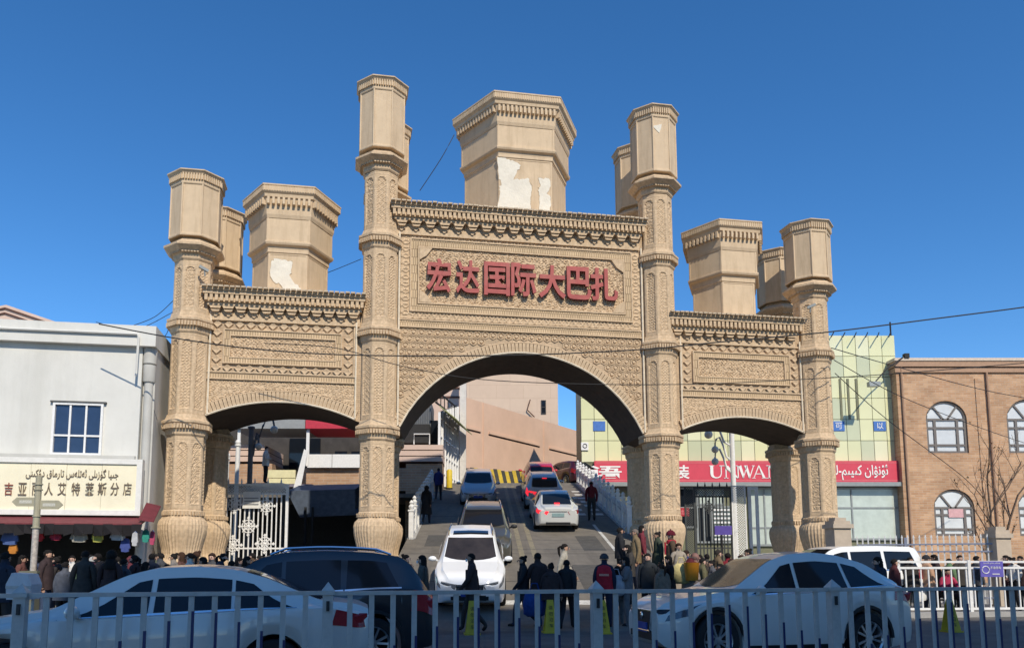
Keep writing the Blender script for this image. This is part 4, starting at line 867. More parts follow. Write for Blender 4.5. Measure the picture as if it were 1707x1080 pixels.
# floodlights, cameras
def flood(u, v, Y, label, d=(-1.2, -1.0, -.7)):
    p = P3(u, v, Y); t = thing('floodlight', label, 'lamp', p); MB().tube([(0,0,0), (d[0]*.6, d[1]*.6, d[2]*.5), d], .04, 6).build('arm', M_BLACK, t)
    MB().cbox(Vector(d)+Vector((-.1,-.1,-.12)), (.7,.35,.3)).build('lamp_head', M_ALU, t); MB().cbox((.05,0,-.02), (.3,.3,.3)).build('bracket', M_BLACK, t)
flood(1509, 593, 49.1, 'floodlight on a long arm at the roof corner of the brick building', (-2.6, -1.0, -2.0))
for x, z, lab, sg in ((-11.0, 11.0, 'small grey security camera on the left end of the wing cornice', -1), (11.0, 10.95, 'small grey security camera on the right end of the wing cornice', 1)):
    t = thing('security_camera', lab, 'camera', GW(x, -.75, z), YAW); MB().bar((0,0,-.05), (.0,-.05,.14), .04).build('bracket', M_ALU, t); MB().bar((-.10*sg,0,.12), (.17*sg,-.12,.24), .10, .09).build('housing', M_ALU, t)
# ------------------------------------------------------------------ cars
def paint(name, col, rough=.28, metal=0.): return mat('paint_'+name, col, rough, metal, var=.04, scale=1.5, coat=.7, spec=.5)
M_TLR = mat('tail_lamp_red', (.32,.012,.02), .15, var=.1, spec=.7)
M_TLON = mat('lit_brake_lamp', (1,.03,.045), .3, var=0, emit=.9)
M_HEAD = mat('headlamp_lens', (.17,.18,.19), .08, var=.3, scale=30, spec=.9)
M_HEADD = mat('dark_headlamp', (.05,.06,.08), .08, var=.4, scale=30, spec=.9)
M_BLKP = mat('black_plastic', (.02,.02,.021), .55, var=0)
M_PLATE = mat('blue_plate', (.03,.07,.30), .4, var=.1); M_PLATEG = mat('pale_plate', (.25,.36,.36), .4, var=.2)
M_ALLOY = mat('alloy_rim', (.50,.51,.52), .3, metal=.8, var=.05)
M_SEAM = mat('panel_gap', (.015,.015,.016), .8, var=0)
M_WIND = mat('windscreen_glass', (.012,.013,.016), .06, var=0, spec=.4)
def smooth_prof(pts, L, wd=.16):
    xs = np.linspace(0, L, 600); y = np.interp(xs, [p[0] for p in pts], [p[1] for p in pts]); n = max(1, int(wd/L*600)); k = np.ones(n)/n
    for _ in range(2):
        yp = np.concatenate([np.full(n, y[0])*2-y[n:0:-1], y, np.full(n, y[-1])*2-y[-2:-n-2:-1]]); y = np.convolve(yp, k, 'same')[n:-n]
    return lambda x: float(np.interp(x, xs, y))
STY = {
 'sedan': dict(L=4.83, W=1.82, top=[(0,.66),(.06,.74),(.3,.84),(.9,.94),(1.36,1.00),(2.12,1.36),(2.45,1.44),(2.9,1.455),(3.3,1.42),(3.65,1.33),(4.28,1.08),(4.70,1.04),(4.83,.98)],
   belt=[(0,.60),(.3,.74),(1.3,.89),(2.5,.93),(3.6,.98),(4.4,1.0),(4.83,.90)], wt=[(0,.5),(.5,.68),(1.36,.72),(2.12,.60),(3.3,.58),(4.28,.66),(4.83,.52)],
   fw=.98, wheel=.335, rw=3.78, cowl=1.34, wst=2.16, rws=3.42, rwe=4.30, win=((1.62,2.28,2.42,2.42),(2.48,2.48,3.30,3.28),(3.34,3.32,3.98,3.52))),
 'suv': dict(L=4.52, W=1.86, top=[(0,.74),(.05,.86),(.3,.98),(.85,1.07),(1.16,1.12),(1.85,1.58),(2.2,1.665),(2.8,1.69),(3.5,1.67),(3.95,1.60),(4.08,1.52),(4.40,1.08),(4.47,.98),(4.52,.90)],
   belt=[(0,.70),(.3,.86),(1.2,1.01),(2.5,1.05),(3.6,1.12),(4.2,1.13),(4.4,1.02),(4.52,.84)], wt=[(0,.52),(.5,.72),(1.16,.76),(1.85,.66),(3.5,.63),(4.0,.62),(4.40,.70),(4.52,.6)],
   fw=.90, wheel=.36, rw=3.55, cowl=1.14, wst=1.90, rws=4.04, rwe=4.38, win=((1.42,1.98,2.20,2.20),(2.26,2.26,3.06,3.06),(3.14,3.16,3.92,3.74))),
 'coupe': dict(L=4.48, W=1.85, top=[(0,.74),(.05,.86),(.3,.95),(.9,1.03),(1.24,1.08),(1.95,1.49),(2.3,1.59),(2.75,1.62),(3.2,1.58),(3.7,1.46),(4.15,1.24),(4.36,1.16),(4.44,1.02),(4.48,.92)],
   belt=[(0,.70),(.3,.83),(1.2,.98),(2.5,1.01),(3.5,1.08),(4.2,1.12),(4.4,1.04),(4.48,.86)], wt=[(0,.52),(.5,.72),(1.2,.76),(1.95,.64),(3.3,.60),(4.15,.64),(4.48,.6)],
   fw=.88, wheel=.365, rw=3.54, cowl=1.22, wst=2.0, rws=3.52, rwe=4.26, win=((1.50,2.12,2.30,2.30),(2.36,2.36,3.22,3.18),(3.28,3.24,3.92,3.50))),
 'mpv': dict(L=4.75, W=1.80, top=[(0,.62),(.05,.74),(.3,.88),(.75,.99),(1.0,1.05),(1.9,1.46),(2.3,1.54),(3.2,1.55),(4.1,1.50),(4.4,1.40),(4.62,1.05),(4.75,.90)],
   belt=[(0,.58),(.3,.78),(1.0,.93),(2.5,.98),(4.0,1.04),(4.5,1.0),(4.75,.84)], wt=[(0,.5),(.5,.70),(1.0,.76),(1.9,.64),(4.1,.62),(4.75,.6)],
   fw=.93, wheel=.33, rw=3.75, cowl=.98, wst=1.96, rws=4.38, rwe=4.60, win=((1.30,2.06,2.30,2.30),(2.36,2.36,3.30,3.30),(3.38,3.38,4.28,4.12))),
 'van': dict(L=4.7, W=1.82, top=[(0,.80),(.05,.95),(.3,1.06),(.7,1.13),(.9,1.18),(1.65,1.72),(2.0,1.82),(3.2,1.85),(4.2,1.83),(4.45,1.76),(4.62,1.2),(4.7,1.0)],
   belt=[(0,.72),(.3,.90),(1.0,1.08),(2.5,1.12),(4.2,1.14),(4.5,1.08),(4.7,.9)], wt=[(0,.55),(.5,.74),(1.0,.78),(1.7,.70),(4.3,.68),(4.7,.66)],
   fw=.85, wheel=.34, rw=3.65, cowl=.90, wst=1.72, rws=4.45, rwe=4.60, win=((1.15,1.74,2.16,2.16),(2.24,2.24,3.20,3.20),(3.30,3.30,4.36,4.14))),
}
_wheel = {}
def wheel_mesh(r, dark):
    k = (r, dark)
    if k in _wheel: return _wheel[k]
    t = MB(); pr = [(r*.66,-.10),(r*.70,-.115),(r*.93,-.115),(r*.99,-.085),(r,0),(r*.99,.085),(r*.93,.115),(r*.70,.115),(r*.66,.10)]
    n = 32; vs = [(R_*math.cos(2*math.pi*j/n), y, R_*math.sin(2*math.pi*j/n)) for R_, y in pr for j in range(n)]
    fs = [(i*n+j, i*n+(j+1) % n, (i+1)*n+(j+1) % n, (i+1)*n+j) for i in range(len(pr)-1) for j in range(n)]
    t.add(vs, fs); rm = MB()
    for a, b, y0, y1 in ((.60,.67,-.105,.10),):
        ring = [(R_*r*math.cos(2*math.pi*j/n), y, R_*r*math.sin(2*math.pi*j/n)) for R_, y in ((a,y0+.02),(b,y0),(b,y1),(a,y1)) for j in range(n)]
        rm.add(ring, [(i*n+j, i*n+(j+1) % n, ((i+1) % 4)*n+(j+1) % n, ((i+1) % 4)*n+j) for i in range(4) for j in range(n)])
    for j in range(10):
        th = 2*math.pi*(j//2)/5+(.16 if j % 2 else -.16); th2 = 2*math.pi*(j//2)/5+(.25 if j % 2 else -.25)
        rm.bar((.10*r*math.cos(th), -.075, .10*r*math.sin(th)), (.62*r*math.cos(th2), -.09, .62*r*math.sin(th2)), .035, .03)
    vs = [(R_*r*math.cos(2*math.pi*j/12), y, R_*r*math.sin(2*math.pi*j/12)) for R_, y in ((.17,-.06),(.16,-.095),(.05,-.10)) for j in range(12)]
    rm.add(vs, [(i*12+j, i*12+(j+1) % 12, (i+1)*12+(j+1) % 12, (i+1)*12+j) for i in range(2) for j in range(12)]+[tuple(24+j for j in range(12))])
    ds = MB(); vs = [(.60*r*math.cos(2*math.pi*j/20), -.02, .60*r*math.sin(2*math.pi*j/20)) for j in range(20)]; ds.add(vs, [tuple(range(20))])
    _wheel[k] = (t.mesh('tyre', M_BLACK, .6), rm.mesh('rim', M_ALLOY), ds.mesh('brake_disc', M_DARK)); return _wheel[k]
def car(style, pm, label, cat, loc, heading, pitch=0, group='cars', rails=None, lit=(), head=M_HEAD, clad=False, sunroof=False, wind=M_WIND, plate=M_PLATE, name='parked_car', grille='bars', mirror=None):
    S = STY[style]; L, W = S['L'], S['W']; hw0 = W/2
    top, belt, wt = smooth_prof(S['top'], L, .14), smooth_prof(S['belt'], L, .2), smooth_prof(S['wt'], L, .25)
    plan = smooth_prof([(0,.70*hw0),(.06,.80*hw0),(.2,.90*hw0),(.5,.97*hw0),(1.0,hw0),(L-1.1,hw0),(L-.5,.965*hw0),(L-.15,.90*hw0),(L-.04,.84*hw0),(L,.76*hw0)], L, .08)
    sill = smooth_prof([(0,.34),(.1,.25),(.4,.21),(L-.5,.23),(L-.1,.30),(L,.40)], L, .08)
    wr = S['wheel']; ar = wr+.055
    def sec(x):
        zs = sill(x)
        for wx in (S['fw'], S['rw']):
            if abs(x-wx) < ar: zs = max(zs, wr+math.sqrt(ar*ar-(x-wx)**2))
        zt = top(x); zb = min(belt(x), zt-.03); wb = plan(x); w2 = min(wt(x), wb*.95); zs = min(zs, zb-.08)
        hgt = zb-zs; z4 = max(zb+.012, zt-.055)
        P = [(wb*.955, zs), (wb*.985, zs+min(.08, hgt*.25)), (wb*1.0, zs+hgt*.42), (wb*.993, zs+hgt*.66), (wb*.992, zs+hgt*.74), (wb*.955, zb-.012), (wb*.94, zb), (w2+.02, z4-.025), (w2-.03, z4+.6*(zt-z4)), (w2*.6, zt-.012), (0, zt)]
        return P
    xs = sorted(set([round(x, 4) for x in list(np.linspace(0, L, 64))+[.02,.05,.1,L-.02,L-.05,L-.1]+[wx+ar*math.cos(math.pi*k/16) for wx in (S['fw'], S['rw']) for k in range(17)]]))
    b = MB(); rows = []
    def dense(P):
        out = []
        for i in range(len(P)-1):
            n = (1,3,2,1,3,1,5,1,2,3)[i]
            for k in range(n): t = k/n; out.append((P[i][0]*(1-t)+P[i+1][0]*t, P[i][1]*(1-t)+P[i+1][1]*t))
        return out+[P[-1]]
    for x in xs:
        d = dense(sec(x)); full = d+[(-y, z) for y, z in d[-2::-1]]; rows.append(len(full)); b.v += [(x-L/2, y, z) for y, z in full]
    n = rows[0]
    for i in range(len(xs)-1): b.f += [(i*n+k, i*n+k+1, (i+1)*n+k+1, (i+1)*n+k) for k in range(n-1)]+[((i+1)*n+n-1, (i+1)*n, i*n, i*n+n-1)][::-1]
    b.f += [tuple(range(n))[::-1], tuple((len(xs)-1)*n+k for k in range(n))]
    b.mi = [0]*len(b.f)
    b.f = [f[::-1] for f in b.f]
    root = thing(name, label, cat, loc, 0, group); root.rotation_euler = (0, pitch, heading)
    me = b.mesh('body', pm, .55); obj('body', me, root)
    def side(x, f, i0, i1, off, sgn):          # a point on the flank between section corners i0 and i1
        P = sec(x); a, c = P[i0], P[i1]; y = a[0]*(1-f)+c[0]*f; z = a[1]*(1-f)+c[1]*f; dy, dz = c[0]-a[0], c[1]-a[1]; l = math.hypot(dy, dz) or 1
        return (x-L/2, sgn*(y+off*dz/l), z-off*dy/l)
    def patch(nm, m, fx0, fx1, f0, f1, i0, i1, off, sgn, nx=8, nf=4, parent=None):
        q = MB(); vs = []
        for j in range(nf+1):
            f = f0+(f1-f0)*j/nf; t = j/nf; x0 = fx0(t) if callable(fx0) else fx0; x1 = fx1(t) if callable(fx1) else fx1
            vs += [side(x0+(x1-x0)*i/nx, f, i0, i1, off, sgn) for i in range(nx+1)]
        fs = [(j*(nx+1)+i, j*(nx+1)+i+1, (j+1)*(nx+1)+i+1, (j+1)*(nx+1)+i) for j in range(nf) for i in range(nx)]
        q.add(vs, fs if sgn < 0 else [f[::-1] for f in fs]); return q.build(nm, m, parent or root, .6)
    def topsheet(nm, m, x0, x1, g, off, curve0=0, curve1=0, nx=8, ny=8, gv=1.0):
        q = MB(); vs = []
        for i in range(nx+1):
            for j in range(ny+1):
                s_ = (-1+2*j/ny); x = (x0+curve0*s_*s_)*(1-i/nx)+(x1+curve1*s_*s_)*i/nx
                P = sec(x); yy = s_*g*P[8][0]; ay = abs(yy)
                z = float(np.interp(ay, [P[10][0], P[9][0], P[8][0]], [P[10][1], P[9][1], P[8][1]]))
                sl_ = (top(x+.02)-top(x-.02))/.04; k = 1/math.hypot(1, sl_); vs.append((x-L/2-off*sl_*k, yy, z+off*k))
        q.add(vs, [(i*(ny+1)+j, (i+1)*(ny+1)+j, (i+1)*(ny+1)+j+1, i*(ny+1)+j+1) for i in range(nx) for j in range(ny)]); return q.build(nm, m, root, .6)
    topsheet('windscreen', wind, S['cowl'], S['wst'], .97, .006, .16, .05); topsheet('rear_window', M_GLASS, S['rws'], S['rwe'], .93, .006, 0, -.03)
    if sunroof: topsheet('sunroof', M_GLASS, S['wst']+.22, S['wst']+.62, .78, .006)
    for sgn in (-1, 1):
        for a, b_, c, d in S['win']:
            patch('window_trim', M_CHROME, a-.02, c+.04, .0, .05, 6, 7, .008, sgn, 6, 1)
            patch('side_window', M_GLASS, lambda t, a=a, b_=b_: a+(b_-a)*t, lambda t, c=c, d=d: c+(d-c)*t, .06, .86, 6, 7, .006, sgn)
        for a, b_, c, d in S['win'][:2]:
            for x in ((c+.03,) if a != S['win'][0][0] else (a-.12, c+.03)): patch('door_seam', M_SEAM, x-.006, x+.006, .02, 1, 1, 6, .003, sgn, 1, 6)
        for a, b_, c, d in S['win'][:2]: x = c-.16; p = side(x, .2, 5, 3, .03, sgn); MB().cbox((p[0]-.02, p[1], p[2]), (.2,.035,.032)).build('door_handle', M_CHROME if pm.name.startswith('paint_w') else pm, root)
        x = S['win'][0][0]+.10; p = side(x, .0, 6, 7, .0, sgn)
        MB().ball((p[0]-.02, p[1]+sgn*.15, p[2]+.07), .1, 10, 6, sc_=(.75,1.15,.72)).bar((p[0], p[1]-sgn*.02, p[2]+.01), (p[0], p[1]+sgn*.1, p[2]+.05), .04).build('mirror', mirror or pm, root, .7)
        if rails: a = []; 
        if rails:
            pts = []
            for k in range(9):
                x = S['wst']+.12+(S['rws']-S['wst']-.35)*k/8; P = sec(x); pts.append((x-L/2, sgn*(P[8][0]-.02), P[8][1]+(.012 if k in (0, 8) else .055)))
            MB().tube(pts, .02, 6).build('roof_rail', rails, root, .7)
        if clad: 
            for wx in (S['fw'], S['rw']):
                pts = [side(max(.05, min(L-.05, wx+(ar+.03)*math.cos(math.pi*k/14))), 0, 0, 1, 0, sgn) for k in range(15)]
                pts = [(wx-L/2+(ar+.028)*math.cos(math.pi*k/14), pts[k][1]+sgn*.012, wr+(ar+.028)*math.sin(math.pi*k/14)) for k in range(15)]
                MB().tube(pts, .035, 5).build('arch_trim', M_BLKP, root)
            patch('sill_trim', M_BLKP, S['fw']+ar+.05, S['rw']-ar-.05, 0, 1, 0, 1, .008, sgn, 4, 2)
        patch('headlight', head, lambda t: .07+.05*t, lambda t: .42+.22*t, .15, .80, 4, 5, .006, sgn, 8, 4)
        patch('tail_lamp', M_TLON if ('L' if sgn < 0 else 'R') in lit else M_TLR, lambda t: L-.42+.05*t, lambda t: L-.035-.03*t, .05 if style != 'suv' else -.4, .98, 4, 5, .006, sgn, 8, 4)
        p = sec(.02); MB().cbox((-L/2-.005, sgn*p[0][0]*.62, .40), (.05,.16,.09)).build('fog_lamp', M_BLKP, root)
        for wx in (S['fw'], S['rw']):
            w_ = obj('wheel', None, root, (wx-L/2, sgn*(hw0-.115), wr), (0, R.uniform(0, 1.2), math.pi if sgn > 0 else 0))
            for nm, m_ in zip(('tyre', 'rim', 'brake_disc'), wheel_mesh(wr, 0)): obj(nm, m_, w_)
    zt0, zg = top(.03), .34
    for sgn in (-1, 1):
        p0 = plan(.03); yy = [.46*p0, .92*p0, 1.06*p0, 1.04*p0, .55*p0]; zz_ = [zt0-.03, zt0+.015, zt0+.02, zt0-.13, zt0-.15]
        MB().add([(-L/2+d+(.10 if i in (2,3) else .02 if i == 1 else -.012), sgn*y_, z_) for d in (0, .22) for i, (y_, z_) in enumerate(zip(yy, zz_))], [(0,1,2,3,4) if sgn > 0 else (4,3,2,1,0)]+[(i, i+5, (i+1) % 5+5, (i+1) % 5) for i in range(5)]).build('headlight', head, root)
        p1 = plan(L-.03); zt1 = min(belt(L-.1), top(L-.1))
        yy = [.50*p1, 1.02*p1, 1.09*p1, 1.08*p1, .62*p1]; zz_ = [zt1-.06, zt1-.0, zt1-.03, zt1-.20, zt1-.19]
        if style in ('van',): zz_ = [zt1-.05, zt1+.2, zt1+.2, zt1-.2, zt1-.2]; yy[0] = yy[4] = .86*p1
        MB().add([(L/2-d-(.14 if i in (2,3) else .02 if i == 1 else -.010), sgn*y_, z_) for d in (0, .22) for i, (y_, z_) in enumerate(zip(yy, zz_))], [(4,3,2,1,0) if sgn > 0 else (0,1,2,3,4)]+[(i, (i+1) % 5, (i+1) % 5+5, i+5) for i in range(5)]).build('tail_lamp', M_TLON if ('L' if sgn < 0 else 'R') in lit else M_TLR, root)
    fw_ = plan(.03)*.8
    if grille == 'bars':
        MB().box(-L/2-.012, -L/2+.05, -fw_*.62, fw_*.62, zt0-.19, zt0-.035).build('grille', M_BLKP, root)
        MB().box(-L/2-.025, -L/2, -fw_*.60, fw_*.60, zt0-.085, zt0-.055).box(-L/2-.025, -L/2, -fw_*.56, fw_*.56, zt0-.15, zt0-.12).build('grille_bar', M_CHROME, root)
    else:
        MB().prism([(-fw_*.75,zt0-.02),(fw_*.75,zt0-.02),(fw_*.6,zt0-.30),(-fw_*.6,zt0-.30)][::-1], -L/2-.012, -L/2+.05).map(lambda x, y, z: (y, x, z)).build('grille', M_BLKP, root)
        MB().tube([(-L/2-.02, fw_*.76*a_, zt0-.02) for a_ in (-1,1)]+[(-L/2-.02, fw_*.6, zt0-.31), (-L/2-.02, -fw_*.6, zt0-.31)], .018, 5, closed=True).build('grille_bar', M_CHROME, root)
    MB().ball((-L/2-.02, 0, zt0-.10), .065, 10, 6, sc_=(.3,1,.9)).build('badge', M_CHROME, root)
    MB().box(-L/2-.012, -L/2+.05, -fw_*.75, fw_*.75, zg, zg+.13).build('lower_intake', M_BLKP, root)
    MB().box(-L/2-.03, -L/2, -.22, .22, zg+.10, zg+.24).build('number_plate', plate, root)
    MB().box(L/2-.02, L/2+.02, -.24, .24, .66 if style in ('sedan',) else .62, .80 if style == 'sedan' else .76).build('number_plate', plate, root)
    MB().box(L/2-.03, L/2+.012, -plan(L)*.7, plan(L)*.7, .34, .44).build('bumper_insert', M_BLKP, root)
    MB().box(L/2-.05, L/2+.02, -.35, .35, .86 if style == 'sedan' else .82, .885 if style == 'sedan' else .85).build('boot_trim', M_CHROME, root)
    if 'C' in lit: x = S['rws']+.04 if style != 'sedan' else S['rwe']-.08; MB().cbox((x-L/2+.03, 0, top(x)+.012), (.05,.22,.04)).build('brake_light', M_TLON, root)
    return root
RP = math.atan(RS)
HN, HS = math.radians(90), math.radians(-90)      # nose towards the camera / away from it
ROADZ = -.1
def street_car(style, pm, label, cat, lx, ly, flip=False, **k):
    return car(style, pm, label, cat, GW(lx, ly, .0), YAW+(math.pi if flip else 0), **k)
def lxy(u, Y): return WG(Vector((PX(u, .3, Y), Y, 0)))
W_WHITE = paint('white', (.68,.645,.59)); W_WHITE2 = paint('white_bright', (.80,.80,.78)); W_BLACK = paint('graphite', (.018,.020,.024)); W_SILV = paint('silver', (.42,.44,.47), .3, .35)
W_RED = paint('red', (.52,.012,.03)); W_DRED = paint('dark_red', (.055,.006,.011)); W_OLIVE = paint('bronze', (.10,.095,.075), .3, .3); W_PEARL = paint('white_pearl', (.60,.60,.57))  # dark red deepened: shade at the ramp head put into the colour
def place(style, Y, u_rear_wheel):             # centre so that the near rear wheel stands at this pixel
    S = STY[style]; p = lxy(u_rear_wheel, Y); return p.x-(S['rw']-S['L']/2), p.y+S['W']/2-.1
x, y = place('sedan', 8.95, 456); street_car('sedan', W_WHITE, 'white saloon nearest the railing with its boot beside the dark crossover', 'car', x, y, mirror=W_WHITE).scale = (1, 1, 1.06)
x, y = place('suv', 11.75, 622); street_car('suv', W_BLACK, 'black crossover behind the near white saloon with shark fin aerial', 'car', x, y, rails=M_CHROME, clad=True).scale = (1, 1, 1.035)
x, y = place('coupe', 12.35, 1452); street_car('coupe', W_WHITE, 'white sloping roofed crossover waiting in the shade behind the railing', 'car', x, y, head=M_HEADD, clad=True, grille='hex', wind=mat('painted_tan_reflection', (.16,.12,.075), .1, var=.3, scale=3, spec=.8)).scale = (.94, 1, 1.07)  # tan reflection painted into the windscreen's base colour
ca = car('van', W_WHITE2, 'white people carrier parked beside the railings behind the white crossover', 'car', Vector((PX(1398, 1, 23), 23, .05)), YAW+.0)
def ramp_car(style, pm, label, u, Y, head, **k):    # Y: distance of the end facing the camera
    L = STY[style]['L']; Yc = Y+L/2*math.cos(RP); x = PX(u, ramp_z(Y)+.6, Y)+(0.0)
    z = ramp_z(Yc)
    p = RP
    if Y > RYT-1: p = 0
    return car(style, pm, label, 'car', (x, Yc, z), head, (-p if head == HN else p), **k)
ramp_car('suv', W_WHITE2, 'white crossover with sunroof leading down the foot of the ramp', 783, 19.9, HN, rails=M_CHROME, sunroof=True, wind=mat('painted_brown_reflection', (.035,.028,.024), .08, var=.4, scale=2, spec=.5))  # windscreen colour holds a painted brownish reflection
ramp_car('suv', W_OLIVE, 'dark bronze estate close behind the white crossover on the ramp', 806, 24.9, HN, rails=M_CHROME, mirror=M_BLKP)
ramp_car('mpv', W_SILV, 'silver people carrier coming down the middle of the ramp', 797, 38.0, HN)
ramp_car('sedan', W_PEARL, 'white saloon climbing the ramp with one brake lamp lit', 930, 31.0, HS, lit=('L','C'), plate=M_PLATEG)
ramp_car('suv', W_SILV, 'silver crossover ahead of the white saloon on the ramp', 908, 36.6, HS, lit=('L','C'), rails=M_CHROME, plate=M_PLATEG)
ramp_car('suv', W_RED, 'bright red crossover climbing near the top of the ramp', 903, 42.0, HS, lit=('L','R'))
c = car('suv', W_DRED, 'dark red car turning right at the head of the ramp', 'car', (PX(944, ZT+.6, 51), 51.5, ZT), HS+.5, 0)
# shark fin and aerial
# ------------------------------------------------------------------ railing along the kerb in front
M_RAIL = mat('grey_rail_paint', (.47,.45,.42), .45, var=.12, scale=10, dark=(.27,.26,.25), darkamt=.4); M_RBLUE = mat('blue_rail_stripe', (.022,.026,.10), .5, var=.1)
PH = .189; fx, fy = -.5835*7.87, 7.87
for k in range(-1, 5):
    o = Vector((fx+3*k*math.cos(PH), fy+3*k*math.sin(PH), -.1))
    nm = {-1:'leftmost section of the grey street railing, below the arrow signpost', 0:'section of grey street railing in front of the white saloon', 1:'section of grey street railing in front of the black crossover tail and white crossover front', 2:'section of grey street railing in front of the crossover with the sloping roof', 3:'section of grey street railing in front of the white picket barrier', 4:'rightmost section of the grey street railing, cut by the frame edge'}.get(k)
    t = thing('railing_section', nm, 'railing', o, PH, 'grey railing sections along the road')
    tl = R.uniform(-.008, .008); t.scale = (1, 1, 1.055)
    MB().box(-.055, .055, -.055, .055, 0, 1.20).add([(-.07,-.07,1.2),(.07,-.07,1.2),(.07,.07,1.2),(-.07,.07,1.2),(0,0,1.29)], [(0,1,4),(1,2,4),(2,3,4),(3,0,4),(3,2,1,0)]).box(-.07,.07,-.07,.07,1.16,1.199).build('post', M_RAIL, t)
    MB().box(-.016, .016, -.075, -.055, 1.0, 1.10).build('bracket', M_BLKP, t); MB().box(-.2, .2, -.2, .2, 0, .05).build('foot', M_CONC, t)
    MB().box(.06, 2.94, -.028, .028, 1.155+tl, 1.195+tl).build('top_rail', M_RAIL, t); MB().box(.06, 2.94, -.025, .025, .16, .21).build('bottom_rail', M_RAIL, t)
    pm_ = MB().box(-.028, .028, -.013, .013, .21, 1.155).mesh('picket', M_RAIL); n = 12 if True else 0
    for i in range(n):
        x = .06+2.88*(i+.75)/(n+.5); ptop = .5+.55*(1-abs((i+.5)/n*2-1.15))
        obj('picket', pm_, t, (x, 0, 0)); MB().box(.006, .032, -.018, .0135, .215, max(.42, min(1.08, ptop))).build('blue_stripe', M_RBLUE, t, loc=(x, 0, 0))
# ------------------------------------------------------------------ signs and street furniture
M_YS = mat('yellow_plastic', (.56,.41,.035), .5, var=.12, scale=6)
for u, v, Yq, lab in ((787, 1042, 17.0, 'yellow A frame board on the road beside the man in black'), (917, 1040, 17.4, 'yellow A frame board by the legs of the walking group'), (1004, 1041, 17.2, 'yellow A frame board beside the man in the red vest'), (1583, 1036, 17.6, 'yellow A frame board in front of the white picket barrier')):
    t = thing('warning_board', lab, 'sign', (PX(u, .4, Yq), Yq, -.1), .1, 'yellow warning boards on the road'); t.scale = (.85, .85, .84)
    MB().add([(-.17,-.17,0),(.17,-.17,0),(.08,-.02,.85),(-.08,-.02,.85),(-.17,-.15,0),(.17,-.15,0),(.08,0,.85),(-.08,0,.85)], [(0,1,2,3),(7,6,5,4),(0,3,7,4),(1,5,6,2),(3,2,6,7)]).build('front_board', M_YS, t)
    MB().add([(-.17,.17,0),(.17,.17,0),(.08,.02,.85),(-.08,.02,.85),(-.17,.15,0),(.17,.15,0),(.08,.0,.85),(-.08,.0,.85)], [(3,2,1,0),(4,5,6,7),(0,4,7,3),(2,6,5,1),(7,6,2,3)]).build('back_board', M_YS, t)
    MB().box(-.2,.2,-.2,.2,.0,.04).build('foot', M_YS, t)
    for k, ch in enumerate('请勿泊车'): text(ch, .105, M_BLKP, t, (0, -.055-.037*k-.012, .60-.15*k), ext=.002, rot=(-.175, 0, 0), name='character')
sp_ = thing('signpost', 'tan fingerpost with two pointed arrow boards in front of the cream sign', 'signpost', P3(52, 1000, 18.4)*1, 0)
sp_.location.z = -.1; sp_.scale = (.82, .82, 1)
zs = lambda v: P3(52, v, 18.4).z+.1
M_TANM = mat('tan_metal', (.36,.33,.23), .5, var=.1); M_STL = mat('scuffed_steel', (.48,.42,.36), .5, metal=.2, var=.35, scale=14)
MB().box(-.2,.2,-.2,.2,0,zs(955)).box(-.26,.26,-.26,.26,zs(955),zs(951)).build('base', mat('olive_stone', (.14,.14,.10), .8), sp_)
MB().lathe([(.085,zs(951)),(.088,zs(880))], 12).build('lower_pole', M_STL, sp_, .6)
MB().lathe([(.092,zs(879)),(.085,zs(794)),(.02,zs(793))], 12).lathe([(.125,zs(880)),(.125,zs(878))], 12).lathe([(.115,zs(861)),(.115,zs(859))], 12).lathe([(.115,zs(808)),(.115,zs(806))], 12).lathe([(.115,zs(817)),(.115,zs(815))], 12).build('upper_pole', M_TANM, sp_, .5)
for sg, vv in ((-1, 836), (1, 841)):
    h = .105; a = MB().prism([(sg*.08,zs(vv)-h),(sg*.60,zs(vv)-h),(sg*.74,zs(vv)),(sg*.60,zs(vv)+h),(sg*.08,zs(vv)+h)][::-sg], -.015, .015).build('arrow_board', M_TANM, sp_)
    MB().box(sg*.34-.18, sg*.34+.18, -.0172, -.0155, zs(vv)-.036, zs(vv)+.036).build('lettering_strip', mat('pale_letter_strip', (.52,.50,.42), .6, var=.5, scale=60), sp_)
bn_ = thing('litter_cabinet', 'white hooded roadside cabinet on grey legs behind the left end of the railing', 'cabinet', (PX(38, .8, 12.6), 12.6, -.1))
MB().prism([(-.30,.95),(.30,.95),(.34,1.18),(.22,1.34),(-.2,1.36),(-.34,1.18)][::-1], -.25, .25).build('hood', mat('dull_white', (.55,.55,.56), .5, var=.1), bn_); MB().box(-.33,.33,-.27,.27,1.12,1.16).build('band', M_RAIL, bn_)
for sx in (-.24, .26): MB().box(sx-.025, sx+.025, -.03, .03, 0, .95).build('leg', M_RAIL, bn_)
bn_.scale = (.6, .6, 1.02)
